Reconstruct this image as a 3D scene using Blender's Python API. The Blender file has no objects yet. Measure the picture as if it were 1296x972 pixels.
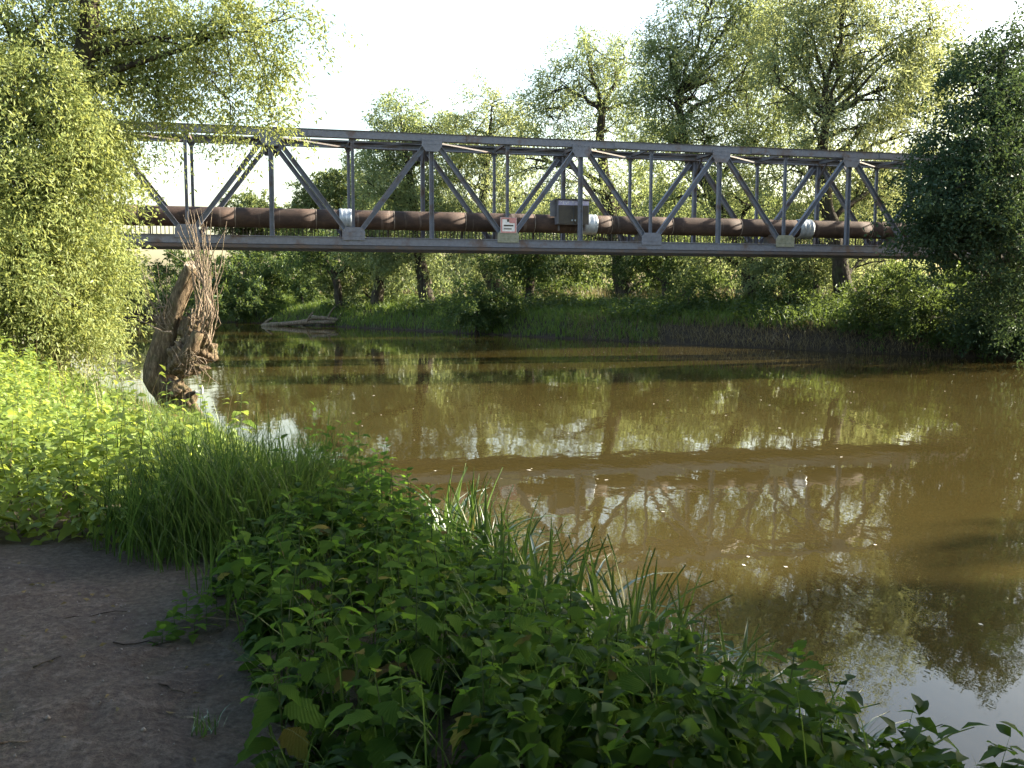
import bpy, math, random
import numpy as np
from mathutils import Vector, Matrix

# ------------------------------------------------------------------ camera, sky, sun, exposure
SC = bpy.context.scene
COL = SC.collection
CAM_H, PITCH, ROLL, F, PCX, PCY = 2.3, 0.0947, 0.0029, 1200.0, 648.0, 486.0
cam = bpy.data.cameras.new('camera')
camo = bpy.data.objects.new('camera', cam)
COL.objects.link(camo)
cam.sensor_fit = 'HORIZONTAL'
cam.sensor_width = 36.0
cam.lens = F / 1296.0 * 36.0
cam.clip_start, cam.clip_end = 0.05, 2000.0
camo.matrix_world = Matrix.Translation((0, 0, CAM_H)) @ Matrix.Rotation(math.pi / 2 - PITCH, 4, 'X') @ Matrix.Rotation(ROLL, 4, 'Z')
SC.camera = camo

SUN_AZ, SUN_EL = math.radians(73), math.radians(25)
world = bpy.data.worlds.new('World')
SC.world = world
world.use_nodes = True
wn = world.node_tree
sky = wn.nodes.new('ShaderNodeTexSky')
sky.sky_type = 'NISHITA'
sky.sun_disc = False
sky.sun_elevation = SUN_EL
sky.sun_rotation = SUN_AZ
sky.dust_density = 2.6
sky.air_density = 1.3
sky.ozone_density = 0.6
wn.links.new(sky.outputs[0], wn.nodes['Background'].inputs[0])
wn.nodes['Background'].inputs[1].default_value = 0.10
sun = bpy.data.lights.new('sun', 'SUN')
sun.energy = 5.0
sun.angle = math.radians(0.5)
sun.color = (1.0, 0.9, 0.72)
suno = bpy.data.objects.new('sun', sun)
COL.objects.link(suno)
SUND = Vector((math.sin(SUN_AZ) * math.cos(SUN_EL), math.cos(SUN_AZ) * math.cos(SUN_EL), math.sin(SUN_EL)))
suno.rotation_euler = SUND.to_track_quat('Z', 'Y').to_euler()
suno.location = (30, 10, 30)
vs = SC.view_settings
vs.view_transform = 'Standard'
vs.look = 'None'
vs.gamma = 1.0
vs.use_curve_mapping = False
vs.exposure = 2.3
SC.cycles.max_bounces = 8
SC.cycles.transmission_bounces = 6
SC.cycles.diffuse_bounces = 4
SC.cycles.sample_clamp_indirect = 6.0
SC.cycles.use_denoising = True

random.seed(7)
RNG = np.random.default_rng(7)

# ------------------------------------------------------------------ helpers
def at(px, py, Y):
    """World point at forward distance Y seen in that direction of the photograph."""
    dx, dy = px - PCX, py - PCY
    c, s = math.cos(-ROLL), math.sin(-ROLL)
    u, v = (dx * c - dy * s) / F, (dx * s + dy * c) / F
    ca, sa = math.cos(PITCH), math.sin(PITCH)
    d = Vector((u, ca - v * sa, -sa - v * ca))
    t = Y / d.y
    return Vector((d.x * t, Y, CAM_H + d.z * t))

def smooth(t):
    t = np.clip(t, 0, 1)
    return t * t * (3 - 2 * t)

def link(o, parent=None):
    COL.objects.link(o)
    if parent is not None:
        o.parent = parent
    return o

def tag(o, label=None, cat=None, group=None, kind=None):
    if label: o['label'] = label
    if cat: o['category'] = cat
    if group: o['group'] = group
    if kind: o['kind'] = kind
    return o

def thing(name, label, cat, loc=(0, 0, 0), rz=0.0, group=None):
    o = bpy.data.objects.new(name, None)
    o.empty_display_size = 0.2
    o.location = loc
    o.rotation_euler = (0, 0, rz)
    link(o)
    return tag(o, label, cat, group)

def np_mesh(name, verts, faces, mat=None, tint=None, smooth_shade=False):
    """verts (N,3); faces (M,k) of one size k, or a list of such arrays."""
    if not isinstance(faces, (list, tuple)):
        faces = [faces]
    faces = [np.asarray(f, dtype=np.int32) for f in faces if len(f)]
    me = bpy.data.meshes.new(name)
    verts = np.asarray(verts, dtype=np.float32)
    me.vertices.add(len(verts))
    me.vertices.foreach_set('co', verts.ravel())
    tot = np.concatenate([np.full(len(f), f.shape[1], np.int32) for f in faces])
    idx = np.concatenate([f.ravel() for f in faces])
    me.loops.add(len(idx))
    me.loops.foreach_set('vertex_index', idx)
    me.polygons.add(len(tot))
    st = np.concatenate([[0], np.cumsum(tot)[:-1]]).astype(np.int32)
    me.polygons.foreach_set('loop_start', st)
    if smooth_shade:
        me.polygons.foreach_set('use_smooth', np.ones(len(tot), dtype=bool))
    if tint is not None:
        a = me.attributes.new('tint', 'FLOAT', 'FACE')
        a.data.foreach_set('value', np.asarray(tint, dtype=np.float32))
    me.update(calc_edges=True)
    if mat: me.materials.append(mat)
    return me

def obj(name, me, parent=None):
    return link(bpy.data.objects.new(name, me), parent)

class MB:
    """collects boxes, tubes and prisms into one mesh"""
    def __init__(s):
        s.v, s.f = [], []
    def add(s, v, f):
        n = len(s.v)
        s.v += [tuple(p) for p in v]
        s.f += [tuple(i + n for i in q) for q in f]
    def box(s, c, d, rot=None):
        x, y, z = (q / 2 for q in d)
        v = [Vector(p) for p in ((-x, -y, -z), (x, -y, -z), (x, y, -z), (-x, y, -z), (-x, -y, z), (x, -y, z), (x, y, z), (-x, y, z))]
        if rot is not None: v = [rot @ p for p in v]
        s.add([Vector(c) + p for p in v], [(3, 2, 1, 0), (4, 5, 6, 7), (0, 1, 5, 4), (1, 2, 6, 5), (2, 3, 7, 6), (3, 0, 4, 7)])
    def profile(s, p0, p1, prof, side):
        """extrude a closed 2D profile (a along side, b across) from p0 to p1"""
        p0, p1 = Vector(p0), Vector(p1)
        d = (p1 - p0).normalized()
        a = (side - side.dot(d) * d).normalized()
        b = d.cross(a)
        n = len(prof)
        v = [p0 + a * x + b * y for x, y in prof] + [p1 + a * x + b * y for x, y in prof]
        f = [(i, (i + 1) % n, n + (i + 1) % n, n + i) for i in range(n)]
        f += [tuple(range(n - 1, -1, -1)), tuple(range(n, 2 * n))]
        s.add(v, f)
    def tube(s, pts, rad, k=6, cap=True, squash=None):
        pts = [Vector(p) for p in pts]
        n = len(pts)
        v, f = [], []
        a = None
        for i, p in enumerate(pts):
            d = (pts[min(i + 1, n - 1)] - pts[max(i - 1, 0)]).normalized()
            if a is None:
                a = d.orthogonal().normalized()
            a = (a - a.dot(d) * d)
            a = a.normalized() if a.length > 1e-6 else d.orthogonal().normalized()
            b = d.cross(a)
            r = rad[i] if hasattr(rad, '__len__') else rad
            for j in range(k):
                t = 2 * math.pi * j / k
                rr = r * (squash(i, t) if squash else 1)
                v.append(p + a * math.cos(t) * rr + b * math.sin(t) * rr)
        for i in range(n - 1):
            for j in range(k):
                f.append((i * k + j, i * k + (j + 1) % k, (i + 1) * k + (j + 1) % k, (i + 1) * k + j))
        if cap:
            f.append(tuple(range(k - 1, -1, -1)))
            f.append(tuple(range((n - 1) * k, n * k)))
        s.add(v, f)
    def mesh(s, name, mat, smooth_shade=False):
        me = bpy.data.meshes.new(name)
        me.from_pydata(s.v, [], s.f)
        if smooth_shade:
            me.polygons.foreach_set('use_smooth', np.ones(len(me.polygons), dtype=bool))
        if mat: me.materials.append(mat)
        me.update()
        return me
    def build(s, name, mat, parent=None, smooth_shade=False):
        return obj(name, s.mesh(name, mat, smooth_shade), parent)

def bez(p0, p1, p2, n):
    p0, p1, p2 = Vector(p0), Vector(p1), Vector(p2)
    return [p0 * (1 - t) ** 2 + p1 * 2 * t * (1 - t) + p2 * t * t for t in (i / (n - 1) for i in range(n))]

# ------------------------------------------------------------------ materials
def new_mat(name):
    m = bpy.data.materials.new(name)
    m.use_nodes = True
    nt = m.node_tree
    nt.nodes.clear()
    return m, nt, nt.nodes.new('ShaderNodeOutputMaterial')

def N(nt, kind, **kw):
    n = nt.nodes.new(kind)
    for k, v in kw.items():
        if hasattr(n, k): setattr(n, k, v)
        else: n.inputs[k.replace('_', ' ')].default_value = v
    return n

def noise(nt, scale, detail=4, rough=0.6, vec=None):
    n = nt.nodes.new('ShaderNodeTexNoise')
    n.inputs['Scale'].default_value = scale
    n.inputs['Detail'].default_value = detail
    n.inputs['Roughness'].default_value = rough
    if vec is not None: nt.links.new(vec, n.inputs['Vector'])
    return n.outputs[0]

def ramp(nt, fac, stops):
    r = nt.nodes.new('ShaderNodeValToRGB')
    e = r.color_ramp.elements
    while len(e) < len(stops): e.new(0.5)
    for i, (p, c) in enumerate(stops):
        e[i].position = p
        e[i].color = (*c, 1)
    nt.links.new(fac, r.inputs[0])
    return r.outputs[0]

def mixc(nt, fac, a, b):
    m = nt.nodes.new('ShaderNodeMix')
    m.data_type = 'RGBA'
    for s, v in ((m.inputs[0], fac), (m.inputs[6], a), (m.inputs[7], b)):
        if hasattr(v, 'is_linked'): nt.links.new(v, s)
        elif isinstance(v, tuple): s.default_value = (*v, 1)
        else: s.default_value = v
    return m.outputs[2]

def maprange(nt, v, a, b, c=0.0, d=1.0):
    m = nt.nodes.new('ShaderNodeMapRange')
    for i, x in zip((1, 2, 3, 4), (a, b, c, d)): m.inputs[i].default_value = x
    nt.links.new(v, m.inputs[0])
    return m.outputs[0]

def bump(nt, h, strength, dist):
    b = nt.nodes.new('ShaderNodeBump')
    b.inputs['Strength'].default_value = strength
    b.inputs['Distance'].default_value = dist
    nt.links.new(h, b.inputs['Height'])
    return b.outputs[0]

def principled(nt, out, col, rough=0.7, metal=0.0, nrm=None, spec=None):
    p = nt.nodes.new('ShaderNodeBsdfPrincipled')
    for key, v in (('Base Color', col), ('Roughness', rough), ('Metallic', metal)):
        if hasattr(v, 'is_linked'): nt.links.new(v, p.inputs[key])
        else: p.inputs[key].default_value = (*v, 1) if isinstance(v, tuple) else v
    if spec is not None: p.inputs['Specular IOR Level'].default_value = spec
    if nrm is not None: nt.links.new(nrm, p.inputs['Normal'])
    nt.links.new(p.outputs[0], out.inputs[0])
    return p

def leaf_mat(name, dark, light, trans, use_object=False, gloss=0.03, tfac=0.42, veins=False):
    m, nt, out = new_mat(name)
    if use_object:
        oi = nt.nodes.new('ShaderNodeObjectInfo')
        fac = oi.outputs['Random']
    else:
        a = nt.nodes.new('ShaderNodeAttribute')
        a.attribute_name = 'tint'
        fac = a.outputs['Fac']
    tc = nt.nodes.new('ShaderNodeTexCoord')
    nz = noise(nt, 35 if veins else 2.2, 3, 0.6, tc.outputs['Object'])
    col = mixc(nt, fac, dark, light)
    if use_object:
        col = mixc(nt, maprange(nt, fac, 0.95, 0.96), col, (0.26, 0.21, 0.06))
        col = mixc(nt, maprange(nt, fac, 0.985, 0.99), col, (0.15, 0.09, 0.045))
    col = mixc(nt, maprange(nt, nz, 0.3, 0.7, 0.0, 0.35), col, tuple(c * 0.55 for c in dark))
    tcol = mixc(nt, fac, tuple(c * 0.75 for c in trans), trans)
    d = nt.nodes.new('ShaderNodeBsdfDiffuse')
    nt.links.new(col, d.inputs[0])
    t = nt.nodes.new('ShaderNodeBsdfTranslucent')
    nt.links.new(tcol, t.inputs[0])
    mx = nt.nodes.new('ShaderNodeMixShader')
    mx.inputs[0].default_value = tfac
    nt.links.new(d.outputs[0], mx.inputs[1])
    nt.links.new(t.outputs[0], mx.inputs[2])
    g = nt.nodes.new('ShaderNodeBsdfGlossy')
    g.inputs['Roughness'].default_value = 0.5
    g.inputs['Color'].default_value = (0.8, 0.85, 0.8, 1)
    fr = nt.nodes.new('ShaderNodeFresnel')
    fr.inputs[0].default_value = 1.35
    mul = nt.nodes.new('ShaderNodeMath')
    mul.operation = 'MULTIPLY'
    mul.inputs[1].default_value = gloss * 1.6
    nt.links.new(fr.outputs[0], mul.inputs[0])
    m2 = nt.nodes.new('ShaderNodeMixShader')
    nt.links.new(mul.outputs[0], m2.inputs[0])
    nt.links.new(mx.outputs[0], m2.inputs[1])
    nt.links.new(g.outputs[0], m2.inputs[2])
    if veins:
        w = nt.nodes.new('ShaderNodeTexWave')
        w.wave_type = 'BANDS'
        w.bands_direction = 'DIAGONAL'
        w.inputs['Scale'].default_value = 7
        nt.links.new(tc.outputs['Object'], w.inputs['Vector'])
        nrm = bump(nt, w.outputs['Fac'], 0.35, 0.02)
        nt.links.new(nrm, d.inputs['Normal'])
        nt.links.new(nrm, g.inputs['Normal'])
    nt.links.new(m2.outputs[0], out.inputs[0])
    return m

def bark_mat(name, a, b, scale=6.0, stretch=0.25, rough=0.9):
    m, nt, out = new_mat(name)
    tc = nt.nodes.new('ShaderNodeTexCoord')
    mp = nt.nodes.new('ShaderNodeMapping')
    mp.inputs['Scale'].default_value = (1, 1, stretch)
    nt.links.new(tc.outputs['Object'], mp.inputs[0])
    n1 = noise(nt, scale, 6, 0.7, mp.outputs[0])
    n2 = noise(nt, scale * 0.25, 3, 0.5, tc.outputs['Object'])
    c = ramp(nt, n1, [(0.3, tuple(x * 0.35 for x in a)), (0.5, a), (0.72, b)])
    c = mixc(nt, maprange(nt, n2, 0.5, 0.75, 0, 0.5), c, (0.07, 0.085, 0.03))
    principled(nt, out, c, rough, nrm=bump(nt, n1, 0.9, 0.06), spec=0.2)
    return m

M = {}
M['willow'] = leaf_mat('willow_leaves', (0.10, 0.14, 0.075), (0.18, 0.23, 0.125), (0.36, 0.42, 0.15), tfac=0.5)  # colours lightened to carry the backlit glare on the far crowns
M['willow_pale'] = leaf_mat('pale_willow_leaves', (0.13, 0.17, 0.085), (0.23, 0.28, 0.15), (0.42, 0.46, 0.18), tfac=0.5)  # backlit glare put into the leaf colour here too, a step paler
M['far_green'] = leaf_mat('distant_leaves', (0.08, 0.11, 0.055), (0.15, 0.19, 0.09), (0.26, 0.31, 0.09))
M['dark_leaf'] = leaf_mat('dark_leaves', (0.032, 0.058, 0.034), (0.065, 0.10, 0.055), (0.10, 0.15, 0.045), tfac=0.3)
M['bush'] = leaf_mat('bush_leaves', (0.032, 0.058, 0.025), (0.07, 0.11, 0.045), (0.17, 0.23, 0.05))  # colours lowered to carry the canopy shade of the far bank
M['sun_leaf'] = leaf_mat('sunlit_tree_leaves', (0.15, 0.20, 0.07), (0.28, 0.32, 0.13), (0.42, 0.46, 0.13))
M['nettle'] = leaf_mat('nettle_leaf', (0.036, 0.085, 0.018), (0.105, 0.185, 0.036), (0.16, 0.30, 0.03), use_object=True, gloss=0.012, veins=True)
M['shade_toned_nettle'] = leaf_mat('shade_toned_nettle', (0.022, 0.05, 0.012), (0.045, 0.09, 0.02), (0.09, 0.18, 0.02), gloss=0.01)  # darker copy of the nettle colours, shade between plants put into the tone
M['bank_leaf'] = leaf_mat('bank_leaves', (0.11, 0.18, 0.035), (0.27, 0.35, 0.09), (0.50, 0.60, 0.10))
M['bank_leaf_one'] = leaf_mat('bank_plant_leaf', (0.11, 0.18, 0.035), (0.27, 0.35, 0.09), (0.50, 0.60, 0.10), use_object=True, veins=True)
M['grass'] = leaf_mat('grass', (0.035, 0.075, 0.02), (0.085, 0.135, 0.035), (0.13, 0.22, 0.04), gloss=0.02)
M['shade_toned_grass'] = leaf_mat('far_bank_grass', (0.05, 0.105, 0.022), (0.13, 0.19, 0.045), (0.24, 0.33, 0.06))  # darker copy of the sunlit grass, tree shade put into its colour
M['grass_one'] = leaf_mat('reed_blade', (0.04, 0.08, 0.03), (0.09, 0.14, 0.045), (0.13, 0.22, 0.04), use_object=True, gloss=0.12)
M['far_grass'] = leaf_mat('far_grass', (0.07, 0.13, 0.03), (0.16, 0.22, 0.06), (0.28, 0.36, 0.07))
M['dry_grass'] = leaf_mat('dry_grass', (0.16, 0.13, 0.07), (0.30, 0.25, 0.14), (0.2, 0.17, 0.08))
M['bark'] = bark_mat('bark', (0.035, 0.028, 0.022), (0.09, 0.075, 0.06), 9)
M['bark_light'] = bark_mat('light_bark', (0.11, 0.085, 0.06), (0.24, 0.19, 0.135), 14)
M['stump_bark'] = bark_mat('stump_bark', (0.11, 0.08, 0.05), (0.28, 0.21, 0.14), 22, 0.25)
M['shoot'] = bark_mat('dry_shoots', (0.22, 0.17, 0.125), (0.37, 0.30, 0.23), 20, 0.4)
M['stem'] = bark_mat('green_stem', (0.06, 0.10, 0.03), (0.10, 0.14, 0.05), 20)
M['driftwood'] = bark_mat('driftwood', (0.13, 0.10, 0.072), (0.28, 0.22, 0.165), 10, 0.3)

def cutwood():
    m, nt, out = new_mat('cut_wood')
    tc = nt.nodes.new('ShaderNodeTexCoord')
    w = nt.nodes.new('ShaderNodeTexWave')
    w.wave_type = 'RINGS'
    w.rings_direction = 'Z'
    w.inputs['Scale'].default_value = 9
    w.inputs['Distortion'].default_value = 2
    nt.links.new(tc.outputs['Generated'], w.inputs['Vector'])
    principled(nt, out, ramp(nt, w.outputs['Fac'], [(0.2, (0.38, 0.30, 0.2)), (0.8, (0.55, 0.46, 0.33))]), 0.85)
    return m
M['cut'] = cutwood()

def steel(name, base, rustamt):
    m, nt, out = new_mat(name)
    tc = nt.nodes.new('ShaderNodeTexCoord')
    n1 = noise(nt, 1.6, 6, 0.65, tc.outputs['Object'])
    n2 = noise(nt, 9, 5, 0.7, tc.outputs['Object'])
    c = mixc(nt, maprange(nt, n2, 0.35, 0.65, 0, 0.55), base, tuple(x * 0.55 for x in base))
    c = mixc(nt, maprange(nt, n1, 0.52 - rustamt, 0.66, 0, 0.85), c, (0.11, 0.07, 0.05))
    principled(nt, out, c, 0.6, 0.0, bump(nt, n2, 0.25, 0.01), 0.35)
    return m
M['steel'] = steel('weathered_grey_paint', (0.17, 0.18, 0.215), 0.0)
M['steel_dark'] = steel('dark_grimy_steel', (0.085, 0.08, 0.085), 0.05)

def pipe_mat():
    m, nt, out = new_mat('rusty_pipe')
    tc = nt.nodes.new('ShaderNodeTexCoord')
    mp = nt.nodes.new('ShaderNodeMapping')
    mp.inputs['Scale'].default_value = (0.7, 1, 1.6)
    nt.links.new(tc.outputs['Object'], mp.inputs[0])
    mp2 = nt.nodes.new('ShaderNodeMapping')
    mp2.inputs['Scale'].default_value = (5.0, 0.5, 0.5)
    nt.links.new(tc.outputs['Object'], mp2.inputs[0])
    n1 = noise(nt, 2.2, 8, 0.7, mp.outputs[0])
    n2 = noise(nt, 1.0, 5, 0.7, mp2.outputs[0])
    c = ramp(nt, n1, [(0.28, (0.024, 0.018, 0.015)), (0.5, (0.055, 0.036, 0.029)), (0.74, (0.105, 0.064, 0.046))])
    c = mixc(nt, maprange(nt, n2, 0.56, 0.7, 0, 0.6), c, (0.19, 0.155, 0.135))
    principled(nt, out, c, 0.8, 0, bump(nt, n1, 0.4, 0.02), 0.3)
    return m
M['pipe'] = pipe_mat()

def plain(name, a, b, scale=8, rough=0.6, metal=0.0, bs=0.3):
    m, nt, out = new_mat(name)
    tc = nt.nodes.new('ShaderNodeTexCoord')
    n1 = noise(nt, scale, 5, 0.65, tc.outputs['Object'])
    principled(nt, out, ramp(nt, n1, [(0.3, a), (0.7, b)]), rough, metal, bump(nt, n1, bs, 0.01))
    return m
M['seam'] = plain('seam_scale', (0.10, 0.07, 0.055), (0.30, 0.26, 0.22), 6, 0.8)
M['zinc'] = plain('scuffed_foil', (0.24, 0.28, 0.31), (0.52, 0.56, 0.60), 5, 0.45, 0.35)
M['cabinet'] = plain('grimy_cabinet', (0.022, 0.02, 0.018), (0.07, 0.055, 0.035), 3, 0.6)
M['cabinet_side'] = plain('cabinet_side_paint', (0.10, 0.10, 0.115), (0.17, 0.165, 0.18), 4, 0.6)
M['violet'] = plain('violet_spray', (0.30, 0.27, 0.42), (0.50, 0.48, 0.60), 10, 0.7)
M['white_paint'] = plain('white_paint', (0.6, 0.58, 0.56), (0.8, 0.78, 0.76), 9, 0.6)
M['red_paint'] = plain('faded_red_paint', (0.42, 0.16, 0.15), (0.55, 0.28, 0.26), 9, 0.6)
M['concrete'] = plain('concrete', (0.22, 0.21, 0.19), (0.38, 0.36, 0.33), 3, 0.9)
M['moss'] = plain('mossy_plate', (0.16, 0.17, 0.11), (0.30, 0.30, 0.24), 7, 0.85)
M['pebble'] = plain('pebbles', (0.12, 0.11, 0.10), (0.3, 0.28, 0.26), 30, 0.9)
M['pale_wood'] = plain('peeled_wood', (0.55, 0.5, 0.42), (0.75, 0.7, 0.62), 14, 0.8)

def earth(nt, tc):
    """trodden grey-brown earth: colour and height"""
    n1 = noise(nt, 2.2, 6, 0.6, tc)
    n2 = noise(nt, 26, 9, 0.78, tc)
    n3 = noise(nt, 6.5, 5, 0.65, tc)
    v = nt.nodes.new('ShaderNodeTexVoronoi')
    v.feature = 'DISTANCE_TO_EDGE'
    v.inputs['Scale'].default_value = 6
    nt.links.new(mixc(nt, 0.3, tc, noise(nt, 4, 4, 0.6, tc)), v.inputs['Vector'])
    c = ramp(nt, n2, [(0.3, (0.055, 0.047, 0.043)), (0.5, (0.15, 0.125, 0.108)), (0.72, (0.29, 0.25, 0.22))])
    c = mixc(nt, maprange(nt, n1, 0.42, 0.7, 0, 0.75), c, (0.085, 0.072, 0.064))
    c = mixc(nt, maprange(nt, n3, 0.55, 0.75, 0, 0.5), c, (0.25, 0.225, 0.21))
    crack = maprange(nt, v.outputs[0], 0.0, 0.022)
    patch = maprange(nt, n1, 0.5, 0.62, 0.0, 0.16)
    m = nt.nodes.new('ShaderNodeMath')
    m.operation = 'MULTIPLY'
    nt.links.new(crack, m.inputs[0])
    nt.links.new(patch, m.inputs[1])
    h = nt.nodes.new('ShaderNodeMath')
    h.operation = 'ADD'
    nt.links.new(m.outputs[0], h.inputs[0])
    nt.links.new(n2, h.inputs[1])
    h2 = nt.nodes.new('ShaderNodeMath')
    h2.operation = 'MULTIPLY_ADD'
    nt.links.new(n3, h2.inputs[0])
    h2.inputs[1].default_value = 1.6
    nt.links.new(h.outputs[0], h2.inputs[2])
    return c, h2.outputs[0]

def ground_mat():
    m, nt, out = new_mat('bank_soil')
    tc = nt.nodes.new('ShaderNodeTexCoord').outputs['Object']
    n1 = noise(nt, 0.45, 6, 0.65, tc)
    n2 = noise(nt, 9, 6, 0.75, tc)
    soil, hh = earth(nt, tc)
    mud = ramp(nt, n2, [(0.3, (0.022, 0.017, 0.012)), (0.55, (0.05, 0.040, 0.030)), (0.75, (0.085, 0.07, 0.052))])
    green = ramp(nt, n2, [(0.3, (0.03, 0.05, 0.015)), (0.7, (0.09, 0.12, 0.035))])
    dry = ramp(nt, n2, [(0.3, (0.13, 0.10, 0.05)), (0.7, (0.30, 0.24, 0.14))])
    a = nt.nodes.new('ShaderNodeAttribute')
    a.attribute_name = 'cover'
    b = nt.nodes.new('ShaderNodeAttribute')
    b.attribute_name = 'muddy'
    g = mixc(nt, maprange(nt, n1, 0.5, 0.6), green, dry)
    c = mixc(nt, a.outputs['Fac'], mixc(nt, b.outputs['Fac'], soil, mud), g)
    principled(nt, out, c, 0.95, 0, bump(nt, hh, 1.0, 0.06), 0.15)
    return m
M['ground'] = ground_mat()

def path_mat():
    m, nt, out = new_mat('trodden_earth')
    c, h = earth(nt, nt.nodes.new('ShaderNodeTexCoord').outputs['Object'])
    principled(nt, out, c, 0.95, 0, bump(nt, h, 1.0, 0.06), 0.15)
    return m
M['path'] = path_mat()

def water_mat():
    m, nt, out = new_mat('murky_water')
    tc = nt.nodes.new('ShaderNodeTexCoord')
    mp = nt.nodes.new('ShaderNodeMapping')
    mp.inputs['Rotation'].default_value = (0, 0, math.radians(-35))
    mp.inputs['Scale'].default_value = (1.0, 0.55, 1.0)
    nt.links.new(tc.outputs['Object'], mp.inputs[0])
    a = noise(nt, 1.1, 3, 0.5, mp.outputs[0])
    b = noise(nt, 6.5, 3, 0.55, mp.outputs[0])
    big = noise(nt, 0.12, 3, 0.5, tc.outputs['Object'])
    amp = maprange(nt, big, 0.35, 0.65, 0.35, 1.0)
    s = nt.nodes.new('ShaderNodeMath')
    s.operation = 'MULTIPLY_ADD'
    nt.links.new(b, s.inputs[0])
    s.inputs[1].default_value = 0.12
    nt.links.new(a, s.inputs[2])
    t = nt.nodes.new('ShaderNodeMath')
    t.operation = 'MULTIPLY'
    nt.links.new(s.outputs[0], t.inputs[0])
    nt.links.new(amp, t.inputs[1])
    col = mixc(nt, maprange(nt, noise(nt, 0.25, 4, 0.6, mp.outputs[0]), 0.35, 0.65), (0.038, 0.029, 0.009), (0.051, 0.039, 0.013))
    p = principled(nt, out, col, 0.015, 0, bump(nt, t.outputs[0], 0.085, 0.09))
    p.inputs['IOR'].default_value = 1.333
    return m
M['water'] = water_mat()

# ------------------------------------------------------------------ terrain
NEAR = np.array([(60, -60), (14, -9), (6, -1), (3.0, 2.2), (1.85, 3.55), (1.42, 4.0), (1.1, 4.4), (0.88, 4.85), (0.55, 5.4), (0.22, 5.95), (-0.15, 7.1), (-0.8, 8.4),
                 (-1.7, 9.5), (-2.6, 10.7), (-3.2, 12.1), (-4.3, 14.2), (-5.6, 16.8), (-7.3, 19.5), (-9.8, 23), (-13.5, 28), (-21, 38), (-33, 52),
                 (-52, 62), (-100, 75), (-400, 100)], float)
FARB = np.array([(130, -82), (60, -9.2), (39.4, 12.4), (25, 27.3), (18.4, 34), (14, 37.3), (8.9, 42.5), (5.8, 46), (0, 52), (-5.5, 58.5), (-10.6, 64), (-17.6, 71),
                 (-30, 82), (-55, 95), (-100, 106), (-400, 130)], float)
POLY = np.concatenate([NEAR, FARB[::-1]])

def seg_dist(x, y, P):
    d = np.full(x.shape, 1e9)
    for (ax, ay), (bx, by) in zip(P[:-1], P[1:]):
        ex, ey = bx - ax, by - ay
        t = np.clip(((x - ax) * ex + (y - ay) * ey) / (ex * ex + ey * ey), 0, 1)
        d = np.minimum(d, np.hypot(x - ax - t * ex, y - ay - t * ey))
    return d

def inside(x, y, P):
    r = np.zeros(x.shape, bool)
    j = len(P) - 1
    for i in range(len(P)):
        (xi, yi), (xj, yj) = P[i], P[j]
        if yi != yj:
            r ^= ((yi > y) != (yj > y)) & (x < (xj - xi) * (y - yi) / (yj - yi) + xi)
        j = i
    return r

def wob(x, y, s, k=0.0):
    return (np.sin(x * s + 1.3 + k) * np.cos(y * s * 0.9 + 0.7 * k) + 0.6 * np.sin(x * s * 2.1 + y * s * 1.7 + 2 + k) + 0.35 * np.sin(y * s * 4.3 - x * s * 3.1 + k)) / 1.95

def fields(x, y):
    x, y = np.asarray(x, float), np.asarray(y, float)
    dn, df = seg_dist(x, y, NEAR), seg_dist(x, y, FARB)
    wet = inside(x, y, POLY)
    return dn, df, wet

def height(x, y):
    x, y = np.asarray(x, float), np.asarray(y, float)
    dn, df, wet = fields(x, y)
    jag = 0.25 * wob(x, y, 1.7)
    rise = 1.35 + 1.9 * smooth((y - 9.5) / 4)
    near = 0.74 * smooth((dn + 0.1 * jag) / rise) + 0.35 * smooth((dn - 5) / 12) + 0.035 * wob(x, y, 2.3) * smooth(dn / 1.0)
    d2 = df + jag * 0.6
    far = 1.25 * smooth(d2 / 2.6) ** 0.8 + 0.85 * smooth((d2 - 2) / 7) + 0.3 * smooth((d2 - 10) / 60) + 0.12 * wob(x, y, 0.8) * smooth(d2 / 2)
    bed = -np.minimum(1.6, 0.1 + 0.6 * np.minimum(dn, df))
    return np.where(wet, bed, np.where(dn < df, near, far))

def hz(x, y):
    return float(height(np.array([x]), np.array([y]))[0])

def axis(segs):
    out = []
    for a, b, st in segs:
        out.append(np.arange(a, b, st))
    return np.concatenate(out + [[segs[-1][1]]])

xs = axis([(-700, -160, 60), (-160, -60, 5), (-60, -14, 1.2), (-14, 6, 0.14), (6, 60, 1.0), (60, 160, 5), (160, 700, 60)])
ys = axis([(-120, -20, 10), (-20, -2, 1.0), (-2, 24, 0.14), (24, 40, 0.8), (40, 130, 0.9), (130, 200, 4), (200, 1400, 80)])
GX, GY = np.meshgrid(xs, ys)
gx, gy = GX.ravel(), GY.ravel()
gz = height(gx, gy)
nx, ny = len(xs), len(ys)
q = (np.arange(ny - 1)[:, None] * nx + np.arange(nx - 1)[None, :]).ravel()
gf = np.stack([q, q + 1, q + nx + 1, q + nx], 1)
gme = np_mesh('ground', np.stack([gx, gy, gz], 1), gf, M['ground'], smooth_shade=True)
dn, df, wet = fields(gx, gy)
cov = np.where(dn < df, 0.12 + 0.75 * smooth((dn - 7) / 3), smooth((df - 1.6 - 1.2 * wob(gx, gy, 0.5)) / 2.0))
cov = np.where(wet, 0, cov)
a_ = gme.attributes.new('cover', 'FLOAT', 'POINT')
a_.data.foreach_set('value', cov.astype(np.float32))
b_ = gme.attributes.new('muddy', 'FLOAT', 'POINT')
b_.data.foreach_set('value', np.where(dn < df, 1 - smooth(dn / 0.9), 1.0).astype(np.float32))
tag(obj('ground', gme), 'grassy river banks of bare brown soil and meadow', kind='structure')

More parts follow.
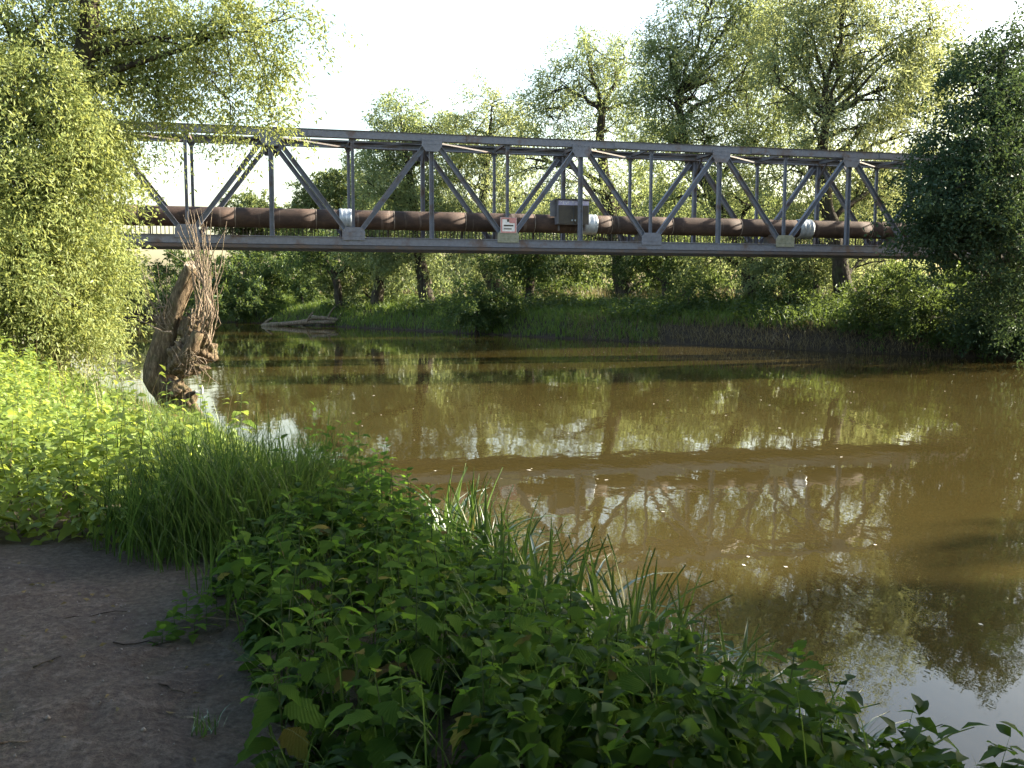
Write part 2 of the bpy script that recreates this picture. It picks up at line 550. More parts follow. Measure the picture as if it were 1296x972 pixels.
wx = np.array([-420.0, 140, 140, -420])
wy = np.array([-110.0, -110, 190, 190])
tag(obj('river_water', np_mesh('river_water', np.stack([wx, wy, np.zeros(4)], 1), np.array([[0, 1, 2, 3]]), M['water'])), 'calm murky brown river with soft ripples', kind='structure')

# trodden footpath: a sheet that dips under the soil along its rim
PATH = np.array([(-0.72, 2.0), (-0.84, 3.0), (-1.12, 3.8), (-1.5, 4.45), (-1.95, 5.0), (-2.5, 5.45), (-3.5, 5.7), (-6, 6.05), (-9, 6.8), (-9, 4.5), (-5.5, 3), (-3.5, 0), (-3, -3), (-0.4, -3)], float)
px_, py_ = np.meshgrid(np.arange(-7, 0.0, 0.04), np.arange(-1.5, 7.4, 0.04))
PX, PY = px_.ravel(), py_.ravel()
pin = inside(PX, PY, PATH)
pd = seg_dist(PX, PY, np.concatenate([PATH, PATH[:1]])) * np.where(pin, 1, -1) + 0.14 * wob(PX, PY, 2.6) + 0.09 * wob(PY, PX, 7.3, 3) + 0.05 * wob(PX, PY, 19.0, 1)
fine = 0.012 * wob(PX, PY, 8.3, 1) * (0.5 + 0.5 * wob(PY, PX, 2.1, 5)) + 0.006 * wob(PX, PY, 21, 2) + 0.02 * wob(PX, PY, 3.0, 4)
for fx, fy, fa in [(-1.55, 3.35, 0.3), (-1.25, 3.0, 0.2), (-1.9, 4.1, 0.6), (-1.5, 3.85, 0.5), (-2.4, 4.6, 0.8), (-2.2, 3.4, 0.2), (-2.8, 5.0, 1.0)]:
    ua, ub = (PX - fx) * math.cos(fa) + (PY - fy) * math.sin(fa), -(PX - fx) * math.sin(fa) + (PY - fy) * math.cos(fa)
    e = (ua / 0.055) ** 2 + (ub / 0.15) ** 2
    fine = fine - 0.016 * np.exp(-e) + 0.008 * np.exp(-(e - 2.2) ** 2)
PZ = height(PX, PY) - 0.03 + 0.038 * smooth((pd + 0.2) / 0.6) + fine * smooth((pd + 0.1) / 0.3)
pnx = px_.shape[1]
qi = (np.arange(px_.shape[0] - 1)[:, None] * pnx + np.arange(pnx - 1)[None, :]).ravel()
keep = (pd > -0.2)[qi]
qi = qi[keep]
tag(obj('footpath', np_mesh('footpath', np.stack([PX, PY, PZ], 1), np.stack([qi, qi + 1, qi + pnx + 1, qi + pnx], 1), M['path'], smooth_shade=True)), 'shaded grey-brown trodden earth footpath', kind='structure')
def pathz(x, y):
    i = int(np.argmin((PX - x) ** 2 + (PY - y) ** 2))
    return float(PZ[i])

# ------------------------------------------------------------------ foliage builders
def unit(a):
    return a / np.maximum(np.linalg.norm(a, axis=-1, keepdims=True), 1e-9)

def leaf_arrays(c, d, L, W, rng, fold=0.25):
    """one folded pointed leaf (two triangles) at each c along d"""
    n = len(c)
    d = unit(d)
    r = unit(rng.normal(size=(n, 3)))
    s = unit(np.cross(d, r))
    u = np.cross(s, d)
    L = np.broadcast_to(L, (n,))[:, None]
    W = np.broadcast_to(W, (n,))[:, None]
    v = np.stack([c, c + d * L * 0.42 + s * W * 0.5 + u * W * fold, c + d * L - u * L * 0.06, c + d * L * 0.42 - s * W * 0.5 + u * W * fold], 1)
    b = np.arange(n)[:, None] * 4
    f = np.concatenate([b + np.array([[0, 2, 1]]), b + np.array([[0, 3, 2]])], 1).reshape(-1, 3)
    return v.reshape(-1, 3), f

def crown_mesh(name, blobs, mat, L, W, per, clen, droop, rng, gap=-0.15, fuzz=0.16, hang=0.35):
    P, D, T, centers = [], [], [], []
    for (c, r, n) in blobs:
        c, r = np.array(c, float), np.array(r, float)
        u = unit(rng.normal(size=(int(n * 2.2), 3)))
        rad = rng.random(len(u)) ** 0.42
        p = c + u * r * rad[:, None] * (1 + 0.16 * wob(u[:, 0] * 3 + c[0], u[:, 2] * 3 + u[:, 1] * 2, 2.0))[:, None]
        k = 2.6 / max(r.min(), 0.8)
        g = wob(p[:, 0], p[:, 2] + 0.7 * p[:, 1], k, c[0]) + 0.4 * wob(p[:, 1], p[:, 2], k * 2.1, 1.0)
        p, u2, g2 = p[g > gap][:n], u[g > gap][:n], g[g > gap][:n]
        centers.append(p)
        m = len(p)
        dirs = unit(u2 + rng.normal(size=(m, 3)) * 0.7)
        t = rng.random((m, per))
        ln = clen * (0.6 + 0.8 * rng.random((m, 1)))
        pos = p[:, None, :] + dirs[:, None, :] * (t * ln)[:, :, None]
        pos[:, :, 2] -= droop * (t ** 1.6) * ln
        pos += rng.normal(size=(m, per, 3)) * fuzz * clen
        ld = unit(dirs[:, None, :] * 0.6 + rng.normal(size=(m, per, 3)) * 0.7 + np.array([0, 0, -hang]))
        P.append(pos.reshape(-1, 3))
        D.append(ld.reshape(-1, 3))
        T.append(np.clip(0.5 + 0.27 * rng.normal(size=(m, 1)) + 0.20 * rng.normal(size=(m, per)), 0, 1).ravel())
    P, D, T = np.concatenate(P), np.concatenate(D), np.concatenate(T)
    n = len(P)
    v, f = leaf_arrays(P, D, L * (0.5 + 0.95 * rng.random(n)), W * (0.6 + 0.8 * rng.random(n)), rng)
    return v, f, np.repeat(T, 2), centers

def make_tree(name, label, cat, trunk, radii, blobs, leaf, L, W, per=34, clen=1.0, droop=0.5, seed=1, bark='bark', group=None, gap=-0.15, twig=0.02, hang=0.35, fuzz=0.16, limb=0.4, loc=None):
    rng = np.random.default_rng(seed)
    rnd = random.Random(seed)
    base = Vector(loc if loc is not None else trunk[0])
    root = thing(name, label, cat, base, group=group)
    v, f, T, centers = crown_mesh(name, blobs, leaf, L, W, per, clen, droop, rng, gap, fuzz, hang)
    mb = MB()
    # smooth trunk
    tp, tr = [], []
    for i in range(len(trunk) - 1):
        for k in range(4):
            t = k / 4
            w = Vector((rnd.uniform(-1, 1), rnd.uniform(-1, 1), 0)) * radii[i] * 0.18
            tp.append(Vector(trunk[i]).lerp(Vector(trunk[i + 1]), t) + (w if i + k else Vector()))
            tr.append(radii[i] * (1 - t) + radii[i + 1] * t)
    tp.append(Vector(trunk[-1]))
    tr.append(radii[-1])
    tr[0] *= 1.45
    tp[0] = tp[0] - Vector((0, 0, 0.25))
    if len(tr) > 1: tr[1] *= 1.1
    mb.tube([p - base for p in tp], tr, 9, squash=lambda i, t: 1 + 0.10 * math.sin(3 * t + i))
    carriers = []
    for (c, r, n), cs in sorted(zip(blobs, centers), key=lambda q: -q[0][2]):
        c = Vector(c)
        if n <= 30 and carriers:
            a = min(carriers, key=lambda w: (w - c).length); best = len(tp) - 1
        else:
            best = min(range(len(tp)), key=lambda i: (tp[i] - c).length + 1.1 * max(0, tp[i].z - c.z + 0.35 * (tp[i] - c).length))
            a = tp[best]
        mid = a.lerp(c, 0.5) + Vector((rnd.uniform(-.12, .12), rnd.uniform(-.12, .12), 0.10)) * (c - a).length
        lp = bez(a, mid, c, 8)
        for q in lp[1:-1]: q += Vector((rnd.uniform(-1, 1), rnd.uniform(-1, 1), rnd.uniform(-1, 1))) * 0.03 * (c - a).length
        r0 = min(tr[best] * 0.75, limb * max(tr[0] * 0.45, 0.05))
        lr = [r0 * (1 - i / 7) + max(r0 * 0.22, twig) * (i / 7) for i in range(8)]
        if n <= 30 and carriers: lr = [twig * 2.2 * (1 - 0.08 * i) for i in range(8)]
        mb.tube([p - base for p in lp], lr, 6)
        if n > 30: carriers += lp[4:]
        # secondary boughs, each carrying the twigs of some clumps
        cl = [Vector(p) for p in cs]
        rnd.shuffle(cl)
        nb = max(4, min(14, len(cl) // 10))
        boughs = []
        for p in cl[:nb]:
            s = lp[rnd.randint(3, 7)]
            bp = bez(s, s.lerp(p, 0.5) + Vector((0, 0, 0.12 * (p - s).length)), p, 6)
            for q in bp[1:-1]: q += Vector((rnd.uniform(-1, 1), rnd.uniform(-1, 1), rnd.uniform(-1, 1))) * 0.04 * (p - s).length
            mb.tube([w - base for w in bp], [max(r0 * 0.3, twig * 1.6) * (1 - i / 6) + twig * 0.6 for i in range(6)], 4)
            boughs += bp[2:]
        for p in cl[nb::2]:
            s = min(boughs, key=lambda w: (w - p).length_squared) if boughs else c
            m2 = s.lerp(p, 0.5) + Vector((rnd.uniform(-1, 1), rnd.uniform(-1, 1), rnd.uniform(0, 1))) * 0.1 * (p - s).length
            mb.tube([s - base, m2 - base, p - base], [twig, twig * 0.7, twig * 0.4], 3, cap=False)
    mb.build('trunk', M[bark], root, True)
    obj('crown', np_mesh('crown', v - np.array(base), f, M[leaf], T), root)
    return root

def copy_tree(o, loc, rz, scale, label, group=None, cat=None):
    r = o.copy()
    r.location = loc
    r.rotation_euler = (0, 0, rz)
    r.scale = scale if hasattr(scale, '__len__') else (scale,) * 3
    link(r)
    tag(r, label, cat or o['category'], group)
    if group is None and 'group' in r: del r['group']
    for c in o.children:
        k = c.copy()
        link(k)
        k.parent = r
    return r

def pblob(px, py, Y, rx, ry, n, depth=1.0, dy=0.0):
    """crown lobe given by where it stands: direction, distance, and its size in metres"""
    c = at(px, py, Y + dy)
    k = Y / F
    return (tuple(c), (rx * k, rx * k * depth, ry * k), n)

FEAT = [(238, 'the stump shoots'), (342, 'the leftmost main post'), (440, 'the left foil sleeve'), (545, 'the second main post'), (643, 'the warning sign'), (715, 'the metal cabinet'),
        (775, 'the round airy willow trunk'), (824, 'the gusset right of the cabinet'), (910, 'the fourth main post'), (1010, 'the right foil sleeve'), (1074, 'the leaning willow trunk'), (1140, 'the dark tree edge'), (1240, 'the dark tree trunk'), (1320, 'the right picture edge')]
def place_words(px):
    fx, w = min(FEAT, key=lambda q: abs(q[0] - px))
    return ('in line with ' if abs(px - fx) < 14 else 'just left of ' if px < fx else 'just right of ') + w

def on_ground(px, Y):
    x = at(px, 400, Y).x
    return Vector((x, Y, hz(x, Y)))

# ------------------------------------------------------------------ pipeline bridge
BX, BY, BTH, BP, BW = -10.28, 30.32, 0.2322, 2.595, 2.12
ZB, ZT = 3.76, 7.55
K0, K1 = -4, 14
SIDE_Y = Vector((0, 1, 0))
def H(w, h, t):
    """H section: flanges along local a (width w), depth h, plate t"""
    a, b, c = w / 2, h / 2, t / 2
    return [(-a, -b), (a, -b), (a, -b + t), (c, -b + t), (c, b - t), (a, b - t), (a, b), (-a, b), (-a, b - t), (-c, b - t), (-c, -b + t), (-a, -b + t)]
def C(w, h, t):
    """channel: web on the near side, flanges going back"""
    a, b = w / 2, h / 2
    return [(-a, -b), (a, -b), (a, -b + t), (-a + t, -b + t), (-a + t, b - t), (a, b - t), (a, b), (-a, b)]
br = thing('pipeline_bridge', 'long grey steel truss bridge carrying a rusty pipe across the river', 'bridge', (BX, BY, 0), BTH)
st, sd = M['steel'], M['steel_dark']
s0, s1 = K0 * BP, K1 * BP
TOPH, BOTH = 0.225, 0.36
ztc, zbc = ZT - TOPH / 2, ZB + BOTH / 2
for w in (0.0, BW):
    f = -1 if w == 0 else 1
    mb = MB(); mb.profile((s0, w, ztc), (s1, w, ztc), C(0.24, TOPH, 0.03), SIDE_Y * -f); o = mb.build('top_chord', st, br)
    mb = MB(); mb.box(((s0 + s1) / 2, w, ZT + 0.012), (s1 - s0, 0.29, 0.02)); mb.build('cover_plate', sd, o)
    mb = MB(); mb.profile((s0, w, zbc + 0.06), (s1, w, zbc + 0.06), C(0.26, BOTH - 0.12, 0.03), SIDE_Y * -f); o = mb.build('bottom_chord', st, br)
    mb = MB(); mb.box(((s0 + s1) / 2, w, ZB + 0.05), (s1 - s0, 0.34, 0.10)); mb.build('bottom_flange', sd, o)
    mb = MB(); mb.box(((s0 + s1) / 2, w - f * 0.02, zbc + BOTH / 2 + 0.013), (s1 - s0, 0.36, 0.022)); mb.build('chord_ledge', st, o)
    # splice plates where the chord lengths are joined
    for k in range(K0 + 1, K1, 2):
        mb = MB(); mb.box(((k + 0.55) * BP, w + f * 0.128, ztc), (0.5, 0.016, TOPH * 0.8)); mb.build('splice_plate', st, br)
zlo, zhi = ZB + BOTH, ZT - TOPH
def gusset(s, w, top, mat):
    f = -1 if w == 0 else 1
    hw = 0.34 if top else 0.37
    if top: prof = [(-hw, zhi + 0.10), (hw, zhi + 0.10), (hw, zhi - 0.16), (hw * 0.62, zhi - 0.34), (-hw * 0.62, zhi - 0.34), (-hw, zhi - 0.16)]
    else: prof = [(-hw, zlo - 0.08), (hw, zlo - 0.08), (hw, zlo + 0.2), (hw * 0.72, zlo + 0.34), (-hw * 0.72, zlo + 0.34), (-hw, zlo + 0.2)]
    mb = MB()
    y = w + f * 0.145
    v = [(s + a, y, b) for a, b in prof] + [(s + a, y + f * 0.016, b) for a, b in prof]
    n = 6
    mb.add(v, [tuple(range(n)), tuple(range(2 * n - 1, n - 1, -1))] + [(i, n + i, n + (i + 1) % n, (i + 1) % n) for i in range(n)])
    g = mb.build('gusset_plate', mat, br)
    rv = MB()
    for a in (-0.24, -0.12, 0.0, 0.12, 0.24):
        for b in ((zhi + 0.03, zhi - 0.10) if top else (zlo + 0.06, zlo + 0.2)):
            rv.box((s + a * (hw / 0.34), y + f * 0.022, b), (0.03, 0.014, 0.03))
    rv.build('rivets', mat, g)['kind'] = 'stuff'
for w in (0.0, BW):
    for k in range(K0, K1 + 1):
        s = k * BP
        upper = k % 2 != 0
        if upper:
            gusset(s, w, True, st)
            mb = MB(); mb.profile((s, w, zlo + 0.024), (s, w, zhi), H(0.14, 0.14, 0.016), SIDE_Y); mb.build('main_post', st, br)
        else:
            gusset(s, w, False, M['moss'] if k in (4, 8) else st)
            mb = MB(); mb.profile((s, w, zlo + 0.024), (s, w, zhi), H(0.09, 0.10, 0.014), SIDE_Y); mb.build('slender_post', st, br)
            if k not in (K0, K1):
                mb = MB()
                mb.add([(s - 0.14, w - 0.01, zhi - 0.001), (s + 0.14, w - 0.01, zhi - 0.001), (s + 0.05, w - 0.01, zhi - 0.16), (s - 0.05, w - 0.01, zhi - 0.16),
                        (s - 0.14, w + 0.01, zhi - 0.001), (s + 0.14, w + 0.01, zhi - 0.001), (s + 0.05, w + 0.01, zhi - 0.16), (s - 0.05, w + 0.01, zhi - 0.16)],
                       [(0, 1, 2, 3), (7, 6, 5, 4), (0, 4, 5, 1), (1, 5, 6, 2), (2, 6, 7, 3), (3, 7, 4, 0)])
                mb.build('post_bracket', st, br)
        if k < K1:
            za, zb = (zhi - 0.1, zlo + 0.18) if upper else (zlo + 0.18, zhi - 0.1)
            sa, sb = (s + 0.2, s + BP - 0.2)
            f = -1 if w == 0 else 1
            mb = MB(); mb.profile((sa, w + f * 0.02, za), (sb, w + f * 0.02, zb), H(0.165, 0.15, 0.018), SIDE_Y); mb.build('diagonal', st, br)
# lateral bracing between the top chords, portal struts and knee braces
for k in range(K0, K1 + 1):
    s = k * BP
    big = k % 2 != 0
    mb = MB(); mb.profile((s, 0.13, ztc - 0.03), (s, BW - 0.13, ztc - 0.03), H(0.10, 0.13 if big else 0.08, 0.014), Vector((0, 0, 1))); mb.build('cross_strut', sd, br)
    if k < K1:
        y0, y1 = (0.13, BW - 0.13) if k % 2 else (BW - 0.13, 0.13)
        mb = MB(); mb.profile((s + 0.1, y0, ztc - 0.11), (s + BP - 0.1, y1, ztc - 0.11), [(-.022, -.022), (.022, -.022), (.022, .022), (-.022, .022)], Vector((0, 0, 1))); mb.build('lateral_brace', sd, br)
    if big:
        for y0, y1 in ((0.06, 0.62), (BW - 0.06, BW - 0.62)):
            mb = MB(); mb.profile((s, y0, zhi - 0.55), (s, y1, ztc - 0.09), [(-.03, -.03), (.03, -.03), (.03, .03), (-.03, .03)], Vector((1, 0, 0))); mb.build('knee_brace', sd, br)
    mb = MB(); mb.profile((s, 0.13, ZB + 0.20), (s, BW - 0.13, ZB + 0.20), H(0.16, 0.22, 0.018), Vector((0, 0, 1)).cross(Vector((1, 0, 0)))); mb.build('floor_beam', sd, br)
# inspection walkway along the far truss with its close-set bars
for k in range(K0, K1):
    mb = MB(); mb.box(((k + 0.5) * BP, BW - 0.44, ZB + 0.335), (BP - 0.03, 0.46, 0.03)); mb.build('walkway_plank', sd, br)
yr = BW - 0.70
for z, t in ((4.72, 0.04), (4.16, 0.035)):
    mb = MB(); mb.box(((s0 + s1) / 2, yr, z), (s1 - s0, t, t)); mb.build('handrail', sd, br)
mb = MB()
for i in range(int((s1 - s0) / 0.13)):
    mb.box((s0 + 0.05 + i * 0.13, yr, 4.44), (0.026, 0.026, 0.53))
mb.build('railing_bars', sd, br)['kind'] = 'stuff'
for k in range(K0, K1):
    mb = MB(); mb.box(((k + 0.5) * BP, yr, 4.42), (0.05, 0.05, 0.62)); mb.build('railing_post', sd, br)

# bearings of the two ends: concrete abutments
def abutment(s, label):
    c, sn = math.cos(BTH), math.sin(BTH)
    x, y = BX + s * c - BW / 2 * sn, BY + s * sn + BW / 2 * c
    z0 = hz(x, y) - 1.2
    o = thing('abutment', label, 'abutment', (x, y, z0), BTH)
    mb = MB(); mb.box((0, 0, (3.55 - z0) / 2), (1.6, 3.6, 3.55 - z0)); mb.build('pier', M['concrete'], o)
    mb = MB(); mb.box((0, 0, 3.6 - z0), (1.9, 3.9, 0.24)); mb.build('cap_slab', M['concrete'], o)
    for y_ in (-BW / 2, BW / 2):
        mb = MB(); mb.box((0, y_, 3.735 - z0), (0.5, 0.4, 0.05)); mb.build('bearing_plate', sd, o)
abutment(s0 + 0.6, 'concrete abutment under the left bridge end behind the leafy tree')
abutment(s1 - 0.6, 'concrete abutment under the right bridge end behind the dark tree')

# the pipe that the bridge carries
PR, PZ_, PYL = 0.325, 4.785, BW / 2 - 0.08
pl = thing('pipeline', 'thick rusty brown pipe running along the inside of the truss bridge', 'pipe', (BX, BY, 0), BTH)
cuts = [s0 - 3] + [BP * v for v in (-2.2, -0.6, 0.55, 1.55, 2.55, 3.5, 4.45, 5.55, 6.45, 7.5, 8.5, 9.6, 10.8, 12.2)] + [s1 + 3]
def ring(name, s, ln, r, mat, parent, k=28, wav=0.0):
    mb = MB()
    mb.tube([(s, PYL, PZ_), (s + ln, PYL, PZ_)], r, k, cap=True)
    return mb.build(name, mat, parent, False)
for a, b in zip(cuts[:-1], cuts[1:]):
    mb = MB()
    n = max(2, int((b - a) / 0.5))
    pts = [(a + 0.004 + (b - a - 0.008) * i / n, PYL, PZ_) for i in range(n + 1)]
    mb.tube(pts, PR, 28)
    sg = mb.build('pipe_section', M['pipe'], pl, True)
    ring('weld_seam', a - 0.012, 0.026, PR + 0.007, M['seam'], sg)
def sleeve(s, ln):
    mb = MB()
    n = 9
    mb.tube([(s + ln * i / n, PYL, PZ_) for i in range(n + 1)], [PR + 0.035 + 0.012 * math.sin(i * 2.1 + s) for i in range(n + 1)], 28)
    o = mb.build('foil_sleeve', M['zinc'], pl, True)
    o['label'] = 'crinkled silver foil sleeve wrapped round the pipe'
for px, ln in ((431, 0.42), (733, 0.55), (1004, 0.55)):
    # s along the bridge where that sleeve is seen
    u = (px - PCX) / F
    s = (u * (BY + PYL * math.cos(BTH)) - (BX - PYL * math.sin(BTH))) / (math.cos(BTH) - u * math.sin(BTH))
    sleeve(s, ln)
for k in range(K0, K1 + 1, 2):
    mb = MB()
    mb.box((k * BP, PYL, (ZB + 0.31 + PZ_ - PR * 0.86) / 2), (0.3, 0.42, PZ_ - PR * 0.86 - ZB - 0.31))
    mb.box((k * BP, PYL, PZ_ - PR * 0.90), (0.34, 0.56, 0.06))
    mb.build('saddle', sd, pl)

def on_bridge(px, yl):
    u = (px - PCX) / F
    return (u * (BY + yl * math.cos(BTH)) - (BX - yl * math.sin(BTH))) / (math.cos(BTH) - u * math.sin(BTH))
def brloc(s, yl, z):
    return (BX + s * math.cos(BTH) - yl * math.sin(BTH), BY + s * math.sin(BTH) + yl * math.cos(BTH), z)

# warning plate fixed above a lower node of the near truss
sa, sb = on_bridge(633, -0.16), on_bridge(653, -0.16)
zc = at(643, 285, BY + sa * math.sin(BTH)).z
sgn = thing('warning_sign', 'small square faded red and white plate on the near truss', 'sign', brloc(sa, -0.165, zc - 0.27), BTH)
wS = sb - sa
mb = MB(); mb.box((wS / 2, 0, 0.26), (wS, 0.012, 0.52)); mb.build('plate', M['white_paint'], sgn)
mb = MB()
for c, d in (((wS / 2, -0.009, 0.49), (wS - .02, 0.005, 0.05)), ((wS / 2, -0.009, 0.03), (wS - .02, 0.005, 0.05)), ((0.035, -0.009, 0.26), (0.05, 0.005, 0.41)), ((wS - 0.035, -0.009, 0.26), (0.05, 0.005, 0.41)), ((wS * 0.72, -0.009, 0.40), (wS * 0.35, 0.005, 0.13))):
    mb.box(c, d)
mb.build('red_border', M['red_paint'], sgn)
mb = MB()
mb.box((wS * 0.47, -0.009, 0.42), (0.07, 0.005, 0.09))
mb.box((wS * 0.5, -0.009, 0.25), (wS * 0.6, 0.005, 0.05))
mb.box((wS * 0.45, -0.009, 0.14), (wS * 0.5, 0.005, 0.035))
mb.build('print', M['cabinet'], sgn)
mb = MB(); mb.box((wS / 2, 0.03, 0.26), (0.05, 0.045, 0.4)); mb.build('bracket', sd, sgn)

# steel cabinet standing over the pipe
ca, cb = on_bridge(702, 0.55), on_bridge(741, 0.55)
zl_, zt_ = at(715, 284, BY + ca * math.sin(BTH) + 0.5).z, at(715, 253.5, BY + ca * math.sin(BTH) + 0.5).z
cw, ch, cd = cb - ca, zt_ - zl_, 0.42
cab = thing('control_cabinet', 'dark rusty metal cabinet with sprayed letters hung beside the pipe', 'cabinet', brloc(ca, 0.30, zl_), BTH)
mb = MB(); mb.box((cw / 2, cd / 2, ch / 2), (cw, cd, ch)); mb.build('housing', M['cabinet_side'], cab)
mb = MB(); mb.box((cw / 2, cd / 2, ch + 0.02), (cw + 0.12, cd + 0.14, 0.035)); mb.build('lid', sd, cab)
for i in range(2):
    mb = MB(); mb.box((cw * (0.26 + 0.48 * i), -0.012, ch * 0.40), (cw * 0.46, 0.02, ch * 0.76)); d_ = mb.build('door', M['cabinet'], cab)
    mb = MB(); mb.box((cw * (0.45 + 0.1 * i), -0.032, ch * 0.16), (0.045, 0.02, 0.06)); mb.build('latch', M['zinc'], d_)
mb = MB(); mb.box((cw / 2, -0.010, ch * 0.88), (cw * 0.96, 0.016, ch * 0.19)); mb.build('sprayed_band', M['violet'], cab)
mb = MB()
rr = random.Random(5)
x = 0.08
while x < cw - 0.1:
    pts = [(x + rr.uniform(0, .07), -0.022, ch * rr.uniform(0.82, 0.95)) for _ in range(4)]
    mb.tube(pts, 0.011, 4)
    x += rr.choice((0.09, 0.1, 0.17))
mb.build('sprayed_letters', M['white_paint'], cab)
mb = MB()
for x in (0.1, cw - 0.1):
    mb.box((x, cd + 0.12, -0.02), (0.06, 0.3, 0.06))
    mb.box((x, cd * 0.5, -0.12), (0.06, 0.06, 0.2))
mb.build('support_frame', sd, cab)
mb = MB(); mb.box((-0.11, cd * 0.55, ch * 0.66), (0.2, 0.05, ch * 0.66)); mb.build('side_panel', M['cabinet_side'], cab)
# ------------------------------------------------------------------ trees
def P(px, py, Y): return tuple(at(px, py, Y))
# big leafy tree on the near bank, left
RX = [0, 350, 450, 650, 900, 1100, 1296]
RV = [0.58, 0.617, 0.65, 0.71, 0.77, 0.79, 0.81]
def RM(px, Y):
    return Y * float(np.interp(px, RX, RV))
Y0 = 20.0
lb = []
for px, py, rx, ry, n, dy in [(10, 40, 120, 70, 170, 0), (110, 75, 70, 50, 80, 0.9), (30, 150, 120, 80, 230, -0.8), (76, 165, 60, 80, 130, -0.5), (20, 260, 120, 80, 230, -1),
                              (62, 260, 66, 75, 160, -0.6), (30, 350, 110, 70, 190, -1), (80, 350, 60, 62, 135, -0.3), (112, 318, 32, 40, 44, 0.3), (45, 405, 85, 40, 110, -0.6),
                              (128, 185, 22, 40, 24, 0.6), (180, 40, 55, 45, 55, 1), (250, 45, 70, 36, 60, 1), (320, 40, 55, 42, 46, 1), (360, 20, 34, 28, 20, 1), (335, 110, 28, 42, 26, 1),
                              (205, 105, 36, 42, 40, 1), (275, 95, 32, 22, 16, 1), (298, 150, 15, 24, 9, 1), (345, 156, 16, 22, 10, 1), (300, 115, 16, 16, 8, 1), (200, 150, 30, 22, 16, 0.5), (-120, 100, 120, 160, 130, 1), (-110, 300, 110, 130, 120, 0),
                              (0, -90, 200, 100, 120, 1), (220, -70, 140, 60, 70, 1.5)]:
    lb.append(pblob(px, py, Y0, rx, ry, int(n * 1.25) if n > 30 else n, 0.85, dy))
g0 = on_ground(60, Y0 + 0.3)
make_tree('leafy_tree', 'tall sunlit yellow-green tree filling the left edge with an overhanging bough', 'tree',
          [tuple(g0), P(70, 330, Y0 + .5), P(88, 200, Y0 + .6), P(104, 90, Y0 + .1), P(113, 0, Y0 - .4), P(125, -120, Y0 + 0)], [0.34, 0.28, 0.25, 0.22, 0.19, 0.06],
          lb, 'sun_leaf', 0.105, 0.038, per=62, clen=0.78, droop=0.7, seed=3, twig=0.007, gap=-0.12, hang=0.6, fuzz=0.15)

# riverside willows beyond the bridge, from the centre to the right
def willow(label, Y, trunk, radii, blobs, seed, leaf='willow', per=44, L=0.30, W=0.08, clen=1.7, droop=0.55, gap=-0.1, limb=0.45, name='willow_tree', cat='tree', group='tall willows on the far bank', dens=1.25, hang=0.6):
    Y = RM(trunk[0][0], Y)
    L, W, clen, radii = L * 0.8, W * 0.74, clen * 0.75, [r * 0.76 for r in radii]
    pts = [tuple(on_ground(trunk[0][0], Y) - Vector((0, 0, 0.2)))] + [P(x, y, Y) for x, y in trunk[1:]]
    bl = [pblob(x, y, Y, rx, ry, int(n * dens), 0.9, dy) for x, y, rx, ry, n, dy in blobs]
    return make_tree(name, label, cat, pts, radii, bl, leaf, L, W, per=per, clen=clen, droop=droop, seed=seed, twig=0.025, gap=gap, hang=hang, limb=limb, group=group)

wA = willow('round airy willow rising above the bridge over the metal cabinet', 75, [(792, 390), (784, 330), (768, 250), (760, 180), (762, 142)], [0.75, 0.6, 0.45, 0.36, 0.26],
       [(745, 80, 48, 40, 60, 0), (790, 75, 36, 36, 44, 1), (712, 108, 32, 38, 36, 0), (760, 120, 44, 34, 36, 2), (705, 155, 30, 26, 22, -1), (805, 130, 28, 40, 34, 1), (690, 130, 26, 34, 24, 1), (770, 165, 50, 22, 34, 1), (830, 175, 34, 26, 28, 2), (665, 200, 34, 40, 40, 1),
        (735, 235, 52, 40, 60, -1), (800, 255, 60, 44, 70, 1), (750, 305, 50, 30, 46, 2), (700, 290, 40, 36, 40, 0), (830, 310, 40, 34, 40, -1)], 11, 'willow', gap=0.0)
wB = willow('broad dense grey-green willow centred above the right half of the bridge', 64, [(958, 397), (948, 330), (905, 250), (866, 180), (858, 120)], [0.7, 0.55, 0.4, 0.3, 0.2],
       [(850, 62, 42, 44, 60, 0), (905, 50, 58, 52, 84, 1), (880, 122, 62, 48, 90, 0), (945, 112, 62, 58, 100, -1), (968, 30, 60, 40, 70, 1), (905, 172, 56, 34, 60, -1), (832, 120, 26, 44, 36, 0), (900, -5, 60, 40, 60, 0), (955, -15, 50, 40, 50, 1), (825, 65, 20, 28, 22, 0), (845, 180, 40, 30, 40, 1), (1000, 165, 40, 46, 50, 2), (985, 70, 40, 50, 44, 2), (960, 180, 50, 36, 60, -2),
        (880, 250, 62, 48, 84, 1), (950, 260, 56, 46, 76, -1), (905, 325, 64, 30, 60, 1), (975, 325, 40, 30, 36, 0)], 12, 'willow', gap=-0.1)
